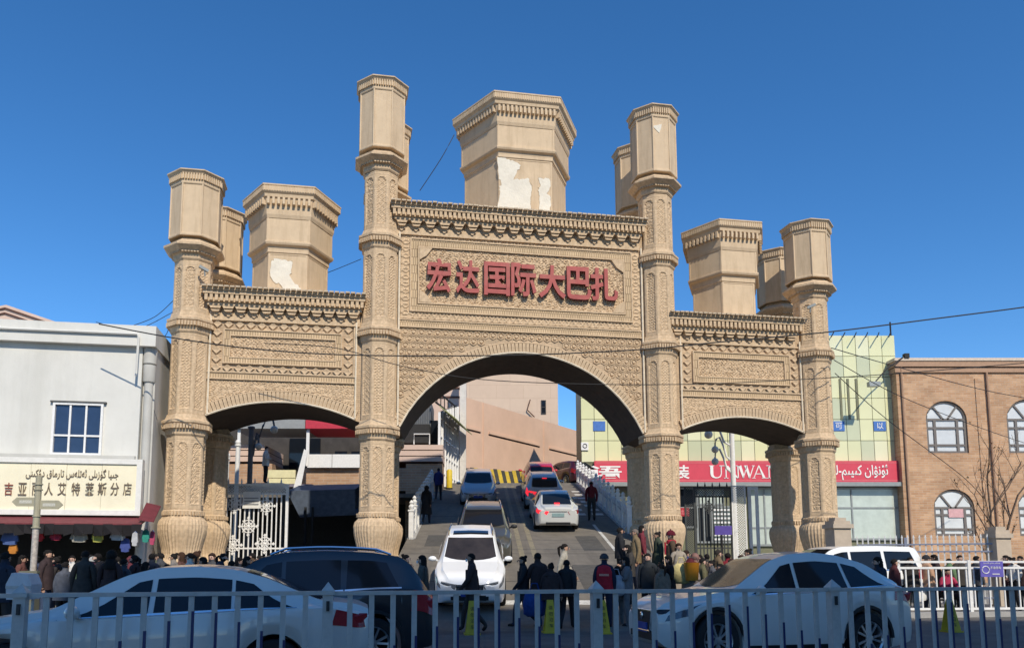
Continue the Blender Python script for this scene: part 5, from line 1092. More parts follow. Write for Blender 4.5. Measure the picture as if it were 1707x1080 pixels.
# white picket barrier on the right
M_FW = mat('white_fence_paint', (.74,.73,.70), .5, var=.1, scale=9)
pf = thing('picket_barrier', 'white steel picket barrier along the pavement on the right', 'fence', (0,0,0))
e0, e1 = Vector((PX(1498, .8, 21.7), 21.7, 0)), Vector((PX(1760, .8, 22.2), 22.2, 0)); dq = e1-e0; an = math.atan2(dq.y, dq.x); pf.location = (e0.x, e0.y, -.05); pf.rotation_euler = (0,0,an); LL = dq.length
zz_ = lambda v: P3(1600, v, 21.9).z+.05
for v in (936, 946, 1014): MB().box(0, LL, -.03, .03, zz_(v)-.03, zz_(v)+.03).build('rail', M_FW, pf)
pm_ = MB().box(-.018, .018, -.014, .014, zz_(1012), zz_(947)).mesh('picket', M_FW); n = int(LL/.215)
for i in range(n+1): obj('picket', pm_, pf, (i*LL/n, 0, 0))
for q in (0, 2.1, 4.2): MB().box(q-.045, q+.045, -.05, .05, -.02, zz_(936)+.05).build('post', M_FW, pf)
nb = thing('barrier_notice', 'violet notice panel with white print hung on the white picket barrier', 'notice', (0,0,0))
a, b = P3(1634, 961, 21.75), P3(1670, 935, 21.75); MB().box(a.x, b.x, 21.71, 21.74, a.z, b.z).build('panel', mat('violet_panel', (.13,.11,.42), .5, var=.12), nb)
c = a.lerp(b, .5); MB().tube([(a.x+.14+.10*math.cos(k*.5236), 21.705, c.z-.02+.10*math.sin(k*.5236)) for k in range(12)], .012, 5, closed=True).build('ring_mark', M_LET, nb)
text('不准停车', .075, M_LET, nb, (c.x+.1, 21.70, c.z-.0), width=.30, ext=.002); text(uy('توختاش مەنئى قىلىنىدۇ'), .05, M_LET, nb, (c.x, 21.70, b.z-.075), width=.46, ext=.002, name='script_line'); MB().box(c.x+.0, c.x+.2, 21.70, 21.705, a.z+.07, a.z+.09).build('underline', M_LET, nb)
# spear topped railings and gateposts behind it
M_FW2 = mat('grey_blue_rail', (.30,.32,.40), .5, var=.1)
sf_ = thing('spear_railing', 'white spear topped railings with blue grey rails behind the picket barrier', 'fence', (0,0,0))
a, b = P3(1428, 884, 27), P3(1668, 902, 24.6); dq = Vector((b.x-a.x, b.y-a.y, 0)); LL = dq.length; sf_.location = (a.x, a.y, 0); sf_.rotation_euler = (0,0,math.atan2(dq.y, dq.x)); th = (a.z+b.z)/2
pm_ = MB().box(-.02, .02, -.016, .016, .1, th-.06).add([(-.03,-.02,th-.06),(.03,-.02,th-.06),(.03,.02,th-.06),(-.03,.02,th-.06),(0,0,th+.05)], [(0,1,4),(1,2,4),(2,3,4),(3,0,4)]).mesh('spear', M_FW); n = int(LL/.165)
for i in range(n+1): obj('spear', pm_, sf_, (i*LL/n, 0, 0))
for z in (th-.28, th-.52, .3): MB().box(0, LL, -.035, .035, z-.025, z+.025).build('rail', M_FW2, sf_)
MB().box(LL*.36-.04, LL*.36+.04, -.05, .05, 0, th-.05).build('post', M_FW2, sf_)
M_GP = mat('beige_gatepost', (.48,.40,.31), .85, var=.12, scale=3, dark=(.34,.28,.21), darkamt=.4)
for u0, u1, v0, Yq, lab in ((1388, 1424, 862, 26.5, 'beige stepped gatepost beside the end pillar of the gate'), (1658, 1690, 877, 24.5, 'beige stepped gatepost at the far end of the spear railings')):
    z = P3(u0, v0, Yq).z; xa, xb = PX(u0, 2, Yq), PX(u1, 2, Yq); w_ = xb-xa
    t = thing('gatepost', lab, 'gatepost', ((xa+xb)/2, Yq+w_/2, 0), .1); hw = w_/2
    MB().box(-hw*.82, hw*.82, -hw*.82, hw*.82, 0, z-.36).build('shaft', M_GP, t); MB().box(-hw, hw, -hw, hw, z-.36, z-.22).box(-hw*.8, hw*.8, -hw*.8, hw*.8, z-.22, z-.11).box(-hw*.55, hw*.55, -hw*.55, hw*.55, z-.11, z).build('cap', M_GP, t)
# iron gates
def medallion(r):
    b = MB()
    for rr in (r*.42, r*.75): b.tube([(rr*math.cos(k*math.pi/8), 0, rr*math.sin(k*math.pi/8)) for k in range(16)], r*.07, 5, closed=True)
    for k in range(8): th = k*math.pi/4; b.bar((r*.1*math.cos(th), 0, r*.1*math.sin(th)), (r*.95*math.cos(th), 0, r*.95*math.sin(th)), r*.12)
    for k in range(4): th = k*math.pi/2; c = (r*1.0*math.cos(th), r*1.0*math.sin(th)); b.prism([(c[0]-.2*r, c[1]), (c[0], c[1]-.2*r), (c[0]+.2*r, c[1]), (c[0], c[1]+.2*r)], -.02, .02)
    return b.ball((0,0,0), r*.16, 8, 6)
def lattice(w_, h, st, th):
    b = MB(); n = int((w_+h)/st)+1
    for k in range(n):
        for sg in (1, -1):
            c = k*st; x0 = max(0, c-h); x1 = min(w_, c)
            if x1 > x0:
                p, q = (x0, c-x0), (x1, c-x1)
                if sg < 0: p, q = (w_-p[0], p[1]), (w_-q[0], q[1])
                b.bar((p[0], .003*sg, p[1]), (q[0], .003*sg, q[1]), th)
    return b
def iron_gate(u0, u1, v0, Y, m, label, meds, nbar, lat=.35):
    z = P3(u0, v0, Y).z; xa, xb = PX(u0, 2, Y), PX(u1, 2, Y); w_ = xb-xa; t = thing('iron_gate', label, 'gate', (xa, Y, .0), .03)
    MB().box(-.05,.05,-.05,.05,0,z).box(w_-.05,w_+.05,-.05,.05,0,z).box(.05,w_-.05,-.04,.04,z-.06,z).box(.05,w_-.05,-.04,.04,z-lat-.06,z-lat).box(.05,w_-.05,-.03,.03,z*.44-.03,z*.44+.03).box(.05,w_-.05,-.03,.03,.12,.18).build('frame', m, t)
    bm_ = MB().box(-.022,.022,-.02,.02,.18,z-lat-.06).mesh('bar', m)
    for i in range(nbar): obj('bar', bm_, t, (.05+(w_-.1)*(i+1)/(nbar+1), 0, 0))
    lattice(w_-.1, lat-.06, .1, .022).build('lattice', m, t, loc=(.05, 0, z-lat))
    for i in range(5): MB().lathe([(.02,z),(.035,z+.08),(.005,z+.22)], 6, c=(w_*(i+.5)/5, 0)).build('finial', m, t)
    for mu, mv, r in meds:
        q = P3(mu, mv, Y); medallion(r).build('medallion', m, t, loc=(q.x-xa, -.03, q.z))
    lattice(.28, z, .09, .02).build('side_lattice', m, t, loc=(-.36, 0, 0))
    MB().box(-.42,-.36,-.03,.03,0,z).build('side_post', m, t)
    return t
iron_gate(366, 476, 806, 29.3, M_FW, 'tall white iron gate with wheel medallions under the left arch', ((391,841,.30),(444,843,.30),(414,877,.32),(388,908,.32),(441,906,.32)), 13)
ns = thing('gate_notice', 'white printed notice board fixed on the iron gate under the left arch', 'notice', (0,0,0)); pbx(404, 434, 819, 847, 29.2, .03).build('board', M_SIGNF, ns)
for k in range(3): pbx(407, 431, 829+k*5, 831+k*5, 29.185, .01).build('print_line', mat('grey_print', (.25,.25,.25), .7, var=.6, scale=40), ns)
M_DKIRON = mat('dark_iron', (.05,.055,.055), .5, var=.1)
iron_gate(1160, 1222, 812, 32.0, M_DKIRON, 'dark iron gate with wheel medallion under the right arch', ((1181,845,.24),), 9)
t = thing('lattice_column', 'white lattice gate column behind the right arch', 'gate', (PX(1222, 2, 32), 32, 0)); z = P3(1222, 809, 32).z; xw_ = PX(1246, 2, 32)-PX(1222, 2, 32)
frame_(0, xw_, 0, z, .05, -.03, .03).build('frame', M_FW, t); lattice(xw_-.1, z-.1, .1, .02).build('lattice', M_FW, t, loc=(.05, 0, .05))
t = thing('door_frame', 'open white door frame standing beside the lattice gate column', 'door', (PX(1250, 2, 32.5), 32.5, 0)); z = P3(1250, 811, 32.5).z; xw_ = PX(1267, 2, 32.5)-PX(1250, 2, 32.5); frame_(0, xw_, 0, z, .12, -.04, .04).build('frame', M_FW, t)
# lamp posts
def lamp_post(u, v0, Y, r, m, label, arms, zb=0.0, finial=True):
    z = P3(u, v0, Y).z; t = thing('lamp_post', label, 'lamp post', (PX(u, 4, Y), Y, zb)); z -= zb
    MB().lathe([(r*1.8,0),(r*1.8,.3),(r*1.2,.4),(r,.6),(r*.9,z-.25),(r*1.3,z-.22),(r*1.3,z-.14),(r*.9,z-.12)], 12).build('post', m, t, .5)
    if finial: MB().ball((0,0,z-.04), r*1.25, 10, 8).build('finial', m, t, 1)
    for gu, gv, gr in arms:
        g = P3(gu, gv, Y); gx, gz = g.x-t.location.x, g.z-zb; sgn = 1 if gx > 0 else -1; b0 = gz-.35
        MB().tube([(0,0,b0-.25),(gx*.35,0,b0),(gx*.5,0,b0+.5),(gx*.72,0,b0+.95),(gx*.92,0,b0+.85),(gx,0,gz+gr)], r*.38, 6).build('arm', m, t, .8)
        MB().ball((gx,0,gz), gr, 14, 10).build('globe', mat('milky_globe', (.62,.60,.55), .3, var=.05), t, 1)
lamp_post(376, 758, 37.5, .11, M_FW, 'leftmost shorter white lamp post with ball top behind the left arch', ())
lamp_post(393, 736, 37.5, .11, M_FW, 'taller white lamp post with ball top behind the left arch', ())
lamp_post(415, 706, 33.6, .12, mat('grey_lamp_steel', (.16,.16,.17), .5, var=.1), 'grey lamp post with two hanging globes behind the left arch', ((457,716,.17),(431,744,.15)), finial=False)
lamp_post(1224, 690, 37, .13, M_FW, 'white lamp post with hanging globes behind the right arch', ((1181,724,.2),(1192,749,.17),(1192,769,.17)), finial=False)
# bare tree by the brick building
M_BARK = mat('grey_bark', (.16,.11,.08), .9, var=.25, scale=12, bump=.3); M_LEAF = mat('dry_leaf', (.14,.085,.035), .8, var=.3)
def bare_tree(u, vt, Y, seed, label):
    rr = random.Random(seed); x = PX(u, 2, Y); hgt = P3(u, vt, Y).z; t = thing('bare_tree', label, 'tree', (x, Y, 0)); tr = MB(); tw = MB(); lf = MB()
    def br(p, d, L_, r, dep):
        pts = [p]; q = p
        for i in range(4): d = (d+Vector((rr.uniform(-.12,.12), rr.uniform(-.12,.12), rr.uniform(0,.1)))).normalized(); q = q+d*L_/4; pts.append(q)
        (tr if dep == 0 else tw).tube(pts, [r*(1-.13*i) for i in range(5)], 5)
        if dep < 3:
            for k in range(3 if dep else 7):
                i = rr.choice((1,2,3,4)) if dep else 1+k % 4; a = rr.uniform(0, 6.28); nd = (d*.75+Vector((math.cos(a)*.75, math.sin(a)*.5, .35))).normalized(); br(pts[i], nd, L_*rr.uniform(.4,.6), r*.45, dep+1)
        elif rr.random() < .5:
            for _ in range(2): c = pts[-1]+Vector((rr.uniform(-.1,.1),)*3); e = [Vector((rr.uniform(-.07,.07), rr.uniform(-.07,.07), rr.uniform(-.1,.02))) for _ in range(3)]; lf.add([c, c+e[0], c+e[0]+e[1], c+e[1]], [(0,1,2,3)])
    br(Vector((0,0,0)), Vector((.0,0,1)), hgt*.72, .08, 0)
    tr.build('trunk', M_BARK, t, .8); tw.build('branches', M_BARK, t); lf.build('leaves', M_LEAF, t)
bare_tree(1655, 745, 38, 4, 'leafless young tree standing before the brick building pilaster'); bare_tree(1668, 760, 36.5, 9, 'thin leafless sapling with a few dry leaves near the far gatepost')
# cables
def cable(pts, r, label, Y0, Y1=None):
    Y1 = Y1 or Y0; n = len(pts); P = [P3(u, v, Y0+(Y1-Y0)*i/(n-1)) for i, (u, v) in enumerate(pts)]; out = []
    for i in range(n-1):
        p0, p1, p2, p3 = P[max(0,i-1)], P[i], P[i+1], P[min(n-1,i+2)]
        for k in range(6): t = k/6; out.append(.5*((2*p1)+(p2-p0)*t+(2*p0-5*p1+4*p2-p3)*t*t+(3*p1-p0-3*p2+p3)*t**3))
    c = MB().tube(out+[P[-1]], r, 5).build('overhead_cable', M_WIRE); tag(c, label, 'cable', 'overhead cables'); return c
cable([(1760,503),(1707,512),(1560,531),(1383,553),(1200,570),(1060,583),(850,592),(600,592),(440,583),(300,565),(165,540)], .020, 'thick overhead cable rising to the upper right edge across the gate', 21, 23)
cable([(1760,600),(1707,605),(1500,622),(1340,632),(1160,640),(980,640),(800,632),(670,610),(560,580),(440,572)], .014, 'cable sagging across the top of the central arch', 24.5)
cable([(165,538),(195,575),(240,640),(262,700)], .008, 'loose cable drooping over the white shop wall', 24.6)
cable([(160,537),(225,549),(285,522)], .012, 'short cable from the shop parapet to the gate pillar', 24.8, 26.5)
cable([(215,545),(258,528),(290,500)], .012, 'upper short cable reaching the gate pillar from the shop roof', 25, 26.8)
cable([(245,548),(275,560),(287,520)], .012, 'looped cable between the shop corner and gate pillar', 25.5, 26.8)
cable([(1386,580),(1490,610),(1640,650),(1760,672)], .018, 'cable slanting down over the brick building from the end pillar', 28, 43)
cable([(1390,600),(1500,660),(1640,715),(1760,755)], .016, 'second slanting cable crossing the upper arched window', 28, 43)
cable([(1392,622),(1480,700),(1600,790),(1640,830)], .016, 'steep cable falling from the end pillar towards the bare tree', 28, 40)
cable([(700,318),(735,265),(757,225)], .015, 'thin wire between the tall turret and the hexagonal centre tower', 28.5, 29)
cable([(486,475),(545,455),(602,432)], .012, 'thin wire from the left hexagonal tower to the tall turret', 28.8, 27.5)
# ------------------------------------------------------------------ people
def make_pose(name, J, extra=None):
    """one continuous skinned figure, 1.70 m tall, facing -y; J overrides joint places"""
    B = dict(pel=(0,0,.93), wai=(0,.0,1.06), che=(0,.005,1.26), neb=(0,.01,1.42), nec=(0,-.005,1.485), hea=(0,-.025,1.575), top=(0,-.01,1.645),
             shl=(-.165,.01,1.385), ell=(-.225,.035,1.12), wrl=(-.215,-.03,.875), hal=(-.21,-.05,.80), shr=(.165,.01,1.385), elr=(.225,.035,1.12), wrr=(.215,-.03,.875), har=(.21,-.05,.80),
             hil=(-.09,0,.88), knl=(-.10,-.015,.49), anl=(-.105,.025,.085), tol=(-.115,-.14,.035), hir=(.09,0,.88), knr=(.10,-.015,.49), anr=(.105,.025,.085), tor=(.115,-.14,.035))
    B.update(J); keys = list(B); ix = {k: i for i, k in enumerate(keys)}
    E = [('pel','wai'),('wai','che'),('che','neb'),('neb','nec'),('nec','hea'),('hea','top'),('neb','shl'),('shl','ell'),('ell','wrl'),('wrl','hal'),('neb','shr'),('shr','elr'),('elr','wrr'),('wrr','har'),
         ('pel','hil'),('hil','knl'),('knl','anl'),('anl','tol'),('pel','hir'),('hir','knr'),('knr','anr'),('anr','tor')]
    rad = dict(pel=(.165,.125), wai=(.155,.12), che=(.175,.125), neb=(.085,.075), nec=(.052,.055), hea=(.078,.095), top=(.062,.075), sh=(.082,.078), el=(.058,.06), wr=(.042,.042), ha=(.03,.042), hi=(.098,.105), kn=(.07,.075), an=(.048,.052), to=(.042,.034))
    me = bpy.data.meshes.new(name); me.from_pydata([B[k] for k in keys], [(ix[a], ix[b]) for a, b in E], [])
    o = bpy.data.objects.new(name, me); C.objects.link(o); md = o.modifiers.new('skin', 'SKIN')
    for k in keys:
        r = rad.get(k) or rad[k[:2]]; sv = me.skin_vertices[0].data[ix[k]]; sv.radius = r; sv.use_root = (k == 'pel')
    sb_ = o.modifiers.new('sub', 'SUBSURF'); sb_.levels = 1; sb_.render_levels = 1
    dg = bpy.context.evaluated_depsgraph_get(); out = bpy.data.meshes.new_from_object(o.evaluated_get(dg)); bpy.data.objects.remove(o)
    b = MB(); b.v = [tuple(v.co) for v in out.vertices]; b.f = [tuple(p.vertices) for p in out.polygons]
    seg = [(Vector(B[a]), Vector(B[c]), a, c) for a, c in E]; mi = []
    skin = {('nec','hea'),('hea','top'),('wrl','hal'),('wrr','har')}
    for f in b.f:
        c = sum((Vector(b.v[i]) for i in f), Vector())/len(f); best = None
        for p, q, a, d in seg:
            t = max(0, min(1, (c-p).dot(q-p)/(q-p).length_squared)); dist = (c-p.lerp(q, t)).length/((rad.get(a) or rad[a[:2]])[0])
            if best is None or dist < best[0]: best = (dist, a, d, t)
        _, a, d, t = best
        m = 1
        if (a, d) in skin: m = 0
        elif (a, d) == ('neb','nec') and t > .65: m = 0
        elif a[:2] in ('hi', 'kn') or (a == 'pel' and d[:2] == 'hi'): m = 2
        elif a[:2] == 'an': m = 3
        if a == 'pel' and d == 'wai' and t < .25: m = 2
        mi.append(m)
    b.mi = mi
    # face: nose, brow and chin; ears; hands: four fingers and a thumb each
    h = Vector(B['hea']); fw = -1
    b.add([(h.x-.014,h.y-.098,h.z-.02),(h.x+.014,h.y-.098,h.z-.02),(h.x,h.y-.125,h.z-.018),(h.x,h.y-.10,h.z+.03),(h.x,h.y-.09,h.z-.03)], [(0,2,3),(2,1,3),(0,4,2),(4,1,2)], 0)
    for s in (-1, 1): b.ball((h.x+s*.082, h.y+.005, h.z), .022, 6, 4, 0, (.45,.8,1.3)); b.ball((h.x+s*.03, h.y-.088, h.z+.018), .011, 6, 4, 4)
    b.box(h.x-.02, h.x+.02, h.y-.094, h.y-.084, h.z-.055, h.z-.048, 5)
    for sd, s in (('l', -1), ('r', 1)):
        w_, p = Vector(B['wr'+sd]), Vector(B['ha'+sd]); d = (p-w_).normalized(); sx = d.cross(Vector((1,0,0)));  sx = sx.normalized() if sx.length > .1 else Vector((0,1,0)); ox = d.cross(sx).normalized()
        for k in range(4):
            L_ = (.062, .072, .068, .052)[k]; q0 = p+sx*(-.024+.016*k)+d*.012; q1 = q0+d*L_*.6; q2 = q1+(d*.8-ox*s*.5).normalized()*L_*.5
            b.tube([q0, q1, q2], [.0095, .0085, .006], 5, 0)
        q0 = p-sx*.03-d*.03; b.tube([q0, q0-sx*.022+d*.03, q0-sx*.024+d*.055], [.012, .010, .007], 5, 0)
    me = b.mesh(name, [None]*6, 1.2); me['head'] = list(h); return me, h
POSES = {
 'stand': {}, 
 'lean': dict(hea=(.02,-.07,1.555), top=(.02,-.075,1.63), nec=(.01,-.03,1.475), ell=(-.235,-.01,1.12), wrl=(-.10,-.24,1.08), hal=(-.04,-.28,1.10), elr=(.235,.0,1.12), wrr=(.13,-.24,1.02), har=(.07,-.29,1.03), knr=(.11,-.05,.49)),
 'arms': dict(ell=(-.24,-.02,1.13), wrl=(-.02,-.20,1.14), hal=(.06,-.21,1.15), elr=(.24,-.02,1.13), wrr=(.03,-.22,1.19), har=(-.05,-.23,1.20), hea=(.01,-.035,1.575)),
 'walk': dict(knl=(-.095,-.16,.50), anl=(-.10,-.20,.09), tol=(-.105,-.36,.07), knr=(.095,.03,.49), anr=(.10,.33,.16), tor=(.105,.24,.05), ell=(-.22,.11,1.13), wrl=(-.21,.14,.88), hal=(-.21,.14,.80), elr=(.22,-.08,1.12), wrr=(.19,-.24,.93), har=(.18,-.28,.87), pel=(0,0,.91), hil=(-.09,-.01,.87), hir=(.09,.01,.87)),
 'phone': dict(elr=(.23,.0,1.12), wrr=(.10,-.17,1.32), har=(.07,-.155,1.40), ell=(-.23,.03,1.12), hea=(0,-.03,1.575)),
 'sit': dict(pel=(0,0,.52), wai=(0,-.02,.66), che=(0,-.04,.86), neb=(0,-.05,1.02), nec=(0,-.075,1.085), hea=(0,-.11,1.175), top=(0,-.10,1.245), shl=(-.165,-.05,.985), shr=(.165,-.05,.985), ell=(-.24,-.12,.76), elr=(.24,-.12,.76), wrl=(-.17,-.33,.68), hal=(-.14,-.40,.68), wrr=(.17,-.33,.68), har=(.14,-.40,.68),
             hil=(-.10,-.04,.50), knl=(-.15,-.42,.50), anl=(-.15,-.42,.09), tol=(-.16,-.57,.04), hir=(.10,-.04,.50), knr=(.15,-.42,.50), anr=(.15,-.40,.09), tor=(.16,-.55,.04)),
}
PM = {k: make_pose('person_'+k, v) for k, v in POSES.items()}
for k, (me, h) in PM.items(): me.name = 'figure'
def hairmesh(kind):
    b = MB(); n = 14; m = 9
    def shell(r, zlow_back, zlow_front, c=(0,.012,.01), sc_=(1,1.12,1.12)):
        vs = []; fs = []
        for i in range(m+1):
            for k in range(n):
                th = 2*math.pi*k/n; back = (1+math.sin(th))/2       # +y is the back of the head
                low = zlow_front+(zlow_back-zlow_front)*min(1, back*1.35)**1.5; ph = i/m*low
                rr = r*(1+.05*math.sin(k*5.1+i*2.3)*(i > 1))
                vs.append((c[0]+rr*sc_[0]*math.sin(ph)*math.cos(th), c[1]+rr*sc_[1]*math.sin(ph)*math.sin(th), c[2]+rr*sc_[2]*math.cos(ph)))
        for i in range(m): fs += [(i*n+k, (i+1)*n+k, (i+1)*n+(k+1) % n, i*n+(k+1) % n) for k in range(n)]
        inner = [(x*.93, y*.93, z*.93) for x, y, z in vs]; o = len(vs)
        fs2 = [tuple(o+q for q in f[::-1]) for f in fs]; rim = [(m*n+k, o+m*n+k, o+m*n+(k+1) % n, m*n+(k+1) % n) for k in range(n)]
        b.add(vs+inner, fs+fs2+rim)
    if kind == 'short': shell(.086, 1.9, 1.12, sc_=(.95,1.14,1.12))
    if kind == 'bun': shell(.087, 2.0, 1.1, sc_=(.95,1.14,1.12)); b.ball((0,.085,.085), .042, 8, 6)
    if kind == 'long':
        shell(.090, 2.1, 1.12, sc_=(.97,1.14,1.12))
        b.lathe([(.03,-.34),(.085,-.32),(.105,-.2),(.10,-.05),(.085,.06)], 12); b.map(lambda x, y, z: (x*1.05, (y*.62+.052) if z < .0 else y, z))
    if kind == 'pony': shell(.087, 2.0, 1.1, sc_=(.95,1.14,1.12)); b.tube([(0,.10,.04), (0,.16,.0), (0,.15,-.14), (0,.12,-.24)], [.03,.036,.03,.01], 7)
    if kind == 'beanie': shell(.112, 1.62, 1.42, sc_=(1,1.1,1.2)); b.lathe([(.108,.01),(.116,.015),(.116,.06),(.106,.065)], 14, c=(0,.012)); b.ball((0,.012,.155), .02, 6, 4)
    if kind == 'hat': shell(.112, 1.5, 1.42, sc_=(1,1.08,1.05)); b.lathe([(.11,.02),(.165,.0),(.17,.01),(.115,.045)], 16, c=(0,.005))
    if kind == 'cap': shell(.11, 1.6, 1.42); b.box(-.07, .07, -.20, -.09, .02, .035)
    if kind == 'scarf':
        shell(.114, 2.35, 1.1); b.lathe([(.15,-.28),(.165,-.22),(.13,-.12),(.10,-.07),(.085,-.06)], 14, c=(0,.03))
    return b.mesh('hair', M_BLACK, 1.0)
HM = {k: hairmesh(k) for k in ('short','bun','long','pony','beanie','hat','cap','scarf')}
def coatmesh(z0, z1, r0, r1):
    n = 18; vs = []; fs = []; lv = 8
    for i in range(lv+1):
        t = i/lv; z = z0+(z1-z0)*t; r = r0+(r1-r0)*t
        for k in range(n): th = 2*math.pi*k/n; f = 1+.045*math.sin(th*5+.7)*(1-t)+.02*math.sin(th*3+z*9); vs.append((r*1.12*f*math.cos(th), r*.86*f*math.sin(th), z))
    fs = [(i*n+k, i*n+(k+1) % n, (i+1)*n+(k+1) % n, (i+1)*n+k) for i in range(lv) for k in range(n)]+[tuple(range(n))[::-1], tuple(lv*n+k for k in range(n))]
    return MB().add(vs, fs).mesh('coat_skirt', M_BLACK, 1.0)
CM = {'coat': coatmesh(.42, 1.10, .235, .165), 'jacket': coatmesh(.80, 1.34, .172, .155), 'gown': coatmesh(.12, 1.10, .27, .165), 'puffer': coatmesh(.76, 1.34, .225, .20)}
def cloth(c, nm='cloth'):
    k = nm+'_%02d_%02d_%02d' % tuple(int(x*99) for x in c); return mat(k, c, .85, var=.22, scale=11, bump=.25, bscale=16, spec=.2)
SKINS = [mat('skin_'+k, c, .55, var=.06, scale=12, spec=.3) for k, c in (('light', (.52,.33,.245)), ('warm', (.44,.265,.185)), ('tan', (.36,.21,.14)))]
M_EYE = mat('eye_dark', (.03,.02,.018), .3, var=0); M_LIP = mat('lip', (.30,.11,.09), .5, var=0)
BLK, NAVY, GREY, DGR, BRN, RED_, BEI, WHT, OLV, MARN, BLU, JEAN = (.022,.022,.025), (.02,.026,.05), (.16,.16,.165), (.065,.068,.075), (.085,.055,.035), (.36,.025,.04), (.42,.36,.28), (.62,.60,.56), (.13,.115,.06), (.10,.018,.025), (.03,.07,.30), (.04,.06,.11)
HB = (.012,.010,.009)
def person(u, Y, h, face, pose, top, leg, hair, label, coat=None, hcol=HB, base=None, extra=None, group='people gathered round the gate'):
    ly = WG(Vector((PX(u, .8, Y), Y, 0))).y; lx = WG(Vector((PX(u, .8, Y), Y, 0))).x
    z = base if base is not None else (-.1 if ly < -7.7 else (ramp_z(Y) if RXL < PX(u, .8, Y) < RXR else -.05))
    if top == BLK: top = R.choice([(.022,.022,.025), (.035,.030,.028), (.026,.032,.048), (.05,.045,.04), (.03,.03,.033), (.045,.03,.03)])
    if leg == BLK: leg = R.choice([BLK, (.03,.035,.05), (.045,.04,.038), BLK])
    me, hd = PM[pose]; k = h/1.70*(1.0)
    o = bpy.data.objects.new('person', me); C.objects.link(o); o.location = (PX(u, z+.9*k, Y), Y, z); o.rotation_euler = (0, 0, math.radians(face)); o.scale = (k*R.uniform(.96,1.07), k*R.uniform(.96,1.07), k)
    ms = (R.choice(SKINS), cloth(top), cloth(leg), cloth((.02,.02,.02), 'shoe'), M_EYE, M_LIP)
    for i, m in enumerate(ms): o.material_slots[i].link = 'OBJECT'; o.material_slots[i].material = m
    tag(o, label, 'person', group)
    def kid(nm, me_, m, loc=(0,0,0)):
        q = obj(nm, me_, o, loc); q.material_slots[0].link = 'OBJECT'; q.material_slots[0].material = m; return q
    kid({'beanie':'knit_hat','hat':'brimmed_hat','cap':'peaked_cap','scarf':'headscarf'}.get(hair, 'hair'), HM[hair], cloth(hcol, 'hair'), tuple(hd+Vector((0,.004,.012))))
    if coat and pose != 'sit': kid('coat', CM[coat], cloth(top))
    if extra: extra(o, k, hd)
    return o
def mask(o, k, hd): MB().box(-.045,.045,-.105,-.07,-.065,-.005).build('face_mask', M_WHITEM, o, loc=tuple(hd))
def backpack(c):
    def f(o, k, hd): MB().box(-.14,.14,.12,.27,.98,1.40).box(-.11,.11,.27,.31,1.0,1.2).build('backpack', cloth(c), o)
    return f
def scarf(c):
    def f(o, k, hd): MB().lathe([(.09,1.36),(.12,1.38),(.12,1.45),(.085,1.48)], 12).box(-.05,.05,-.17,-.13,1.1,1.42).build('scarf', cloth(c), o)
    return f
def vest(c):
    def f(o, k, hd): 
        MB().lathe([(.18,.84),(.195,.9),(.19,1.1),(.20,1.28),(.17,1.40),(.10,1.45)], 16).map(lambda x, y, z: (x*1.06, y*.86, z)).build('vest', cloth(c), o, 1)
        MB().box(-.11,.11,.172,.180,1.20,1.25).build('printed_line', mat('vest_print', (.60,.25,.18), .6, var=.5, scale=50), o)
    return f
F_, B_, L_, R_ = 0, 180, -90, 90        # facing the camera, away, towards the left edge, towards the right edge
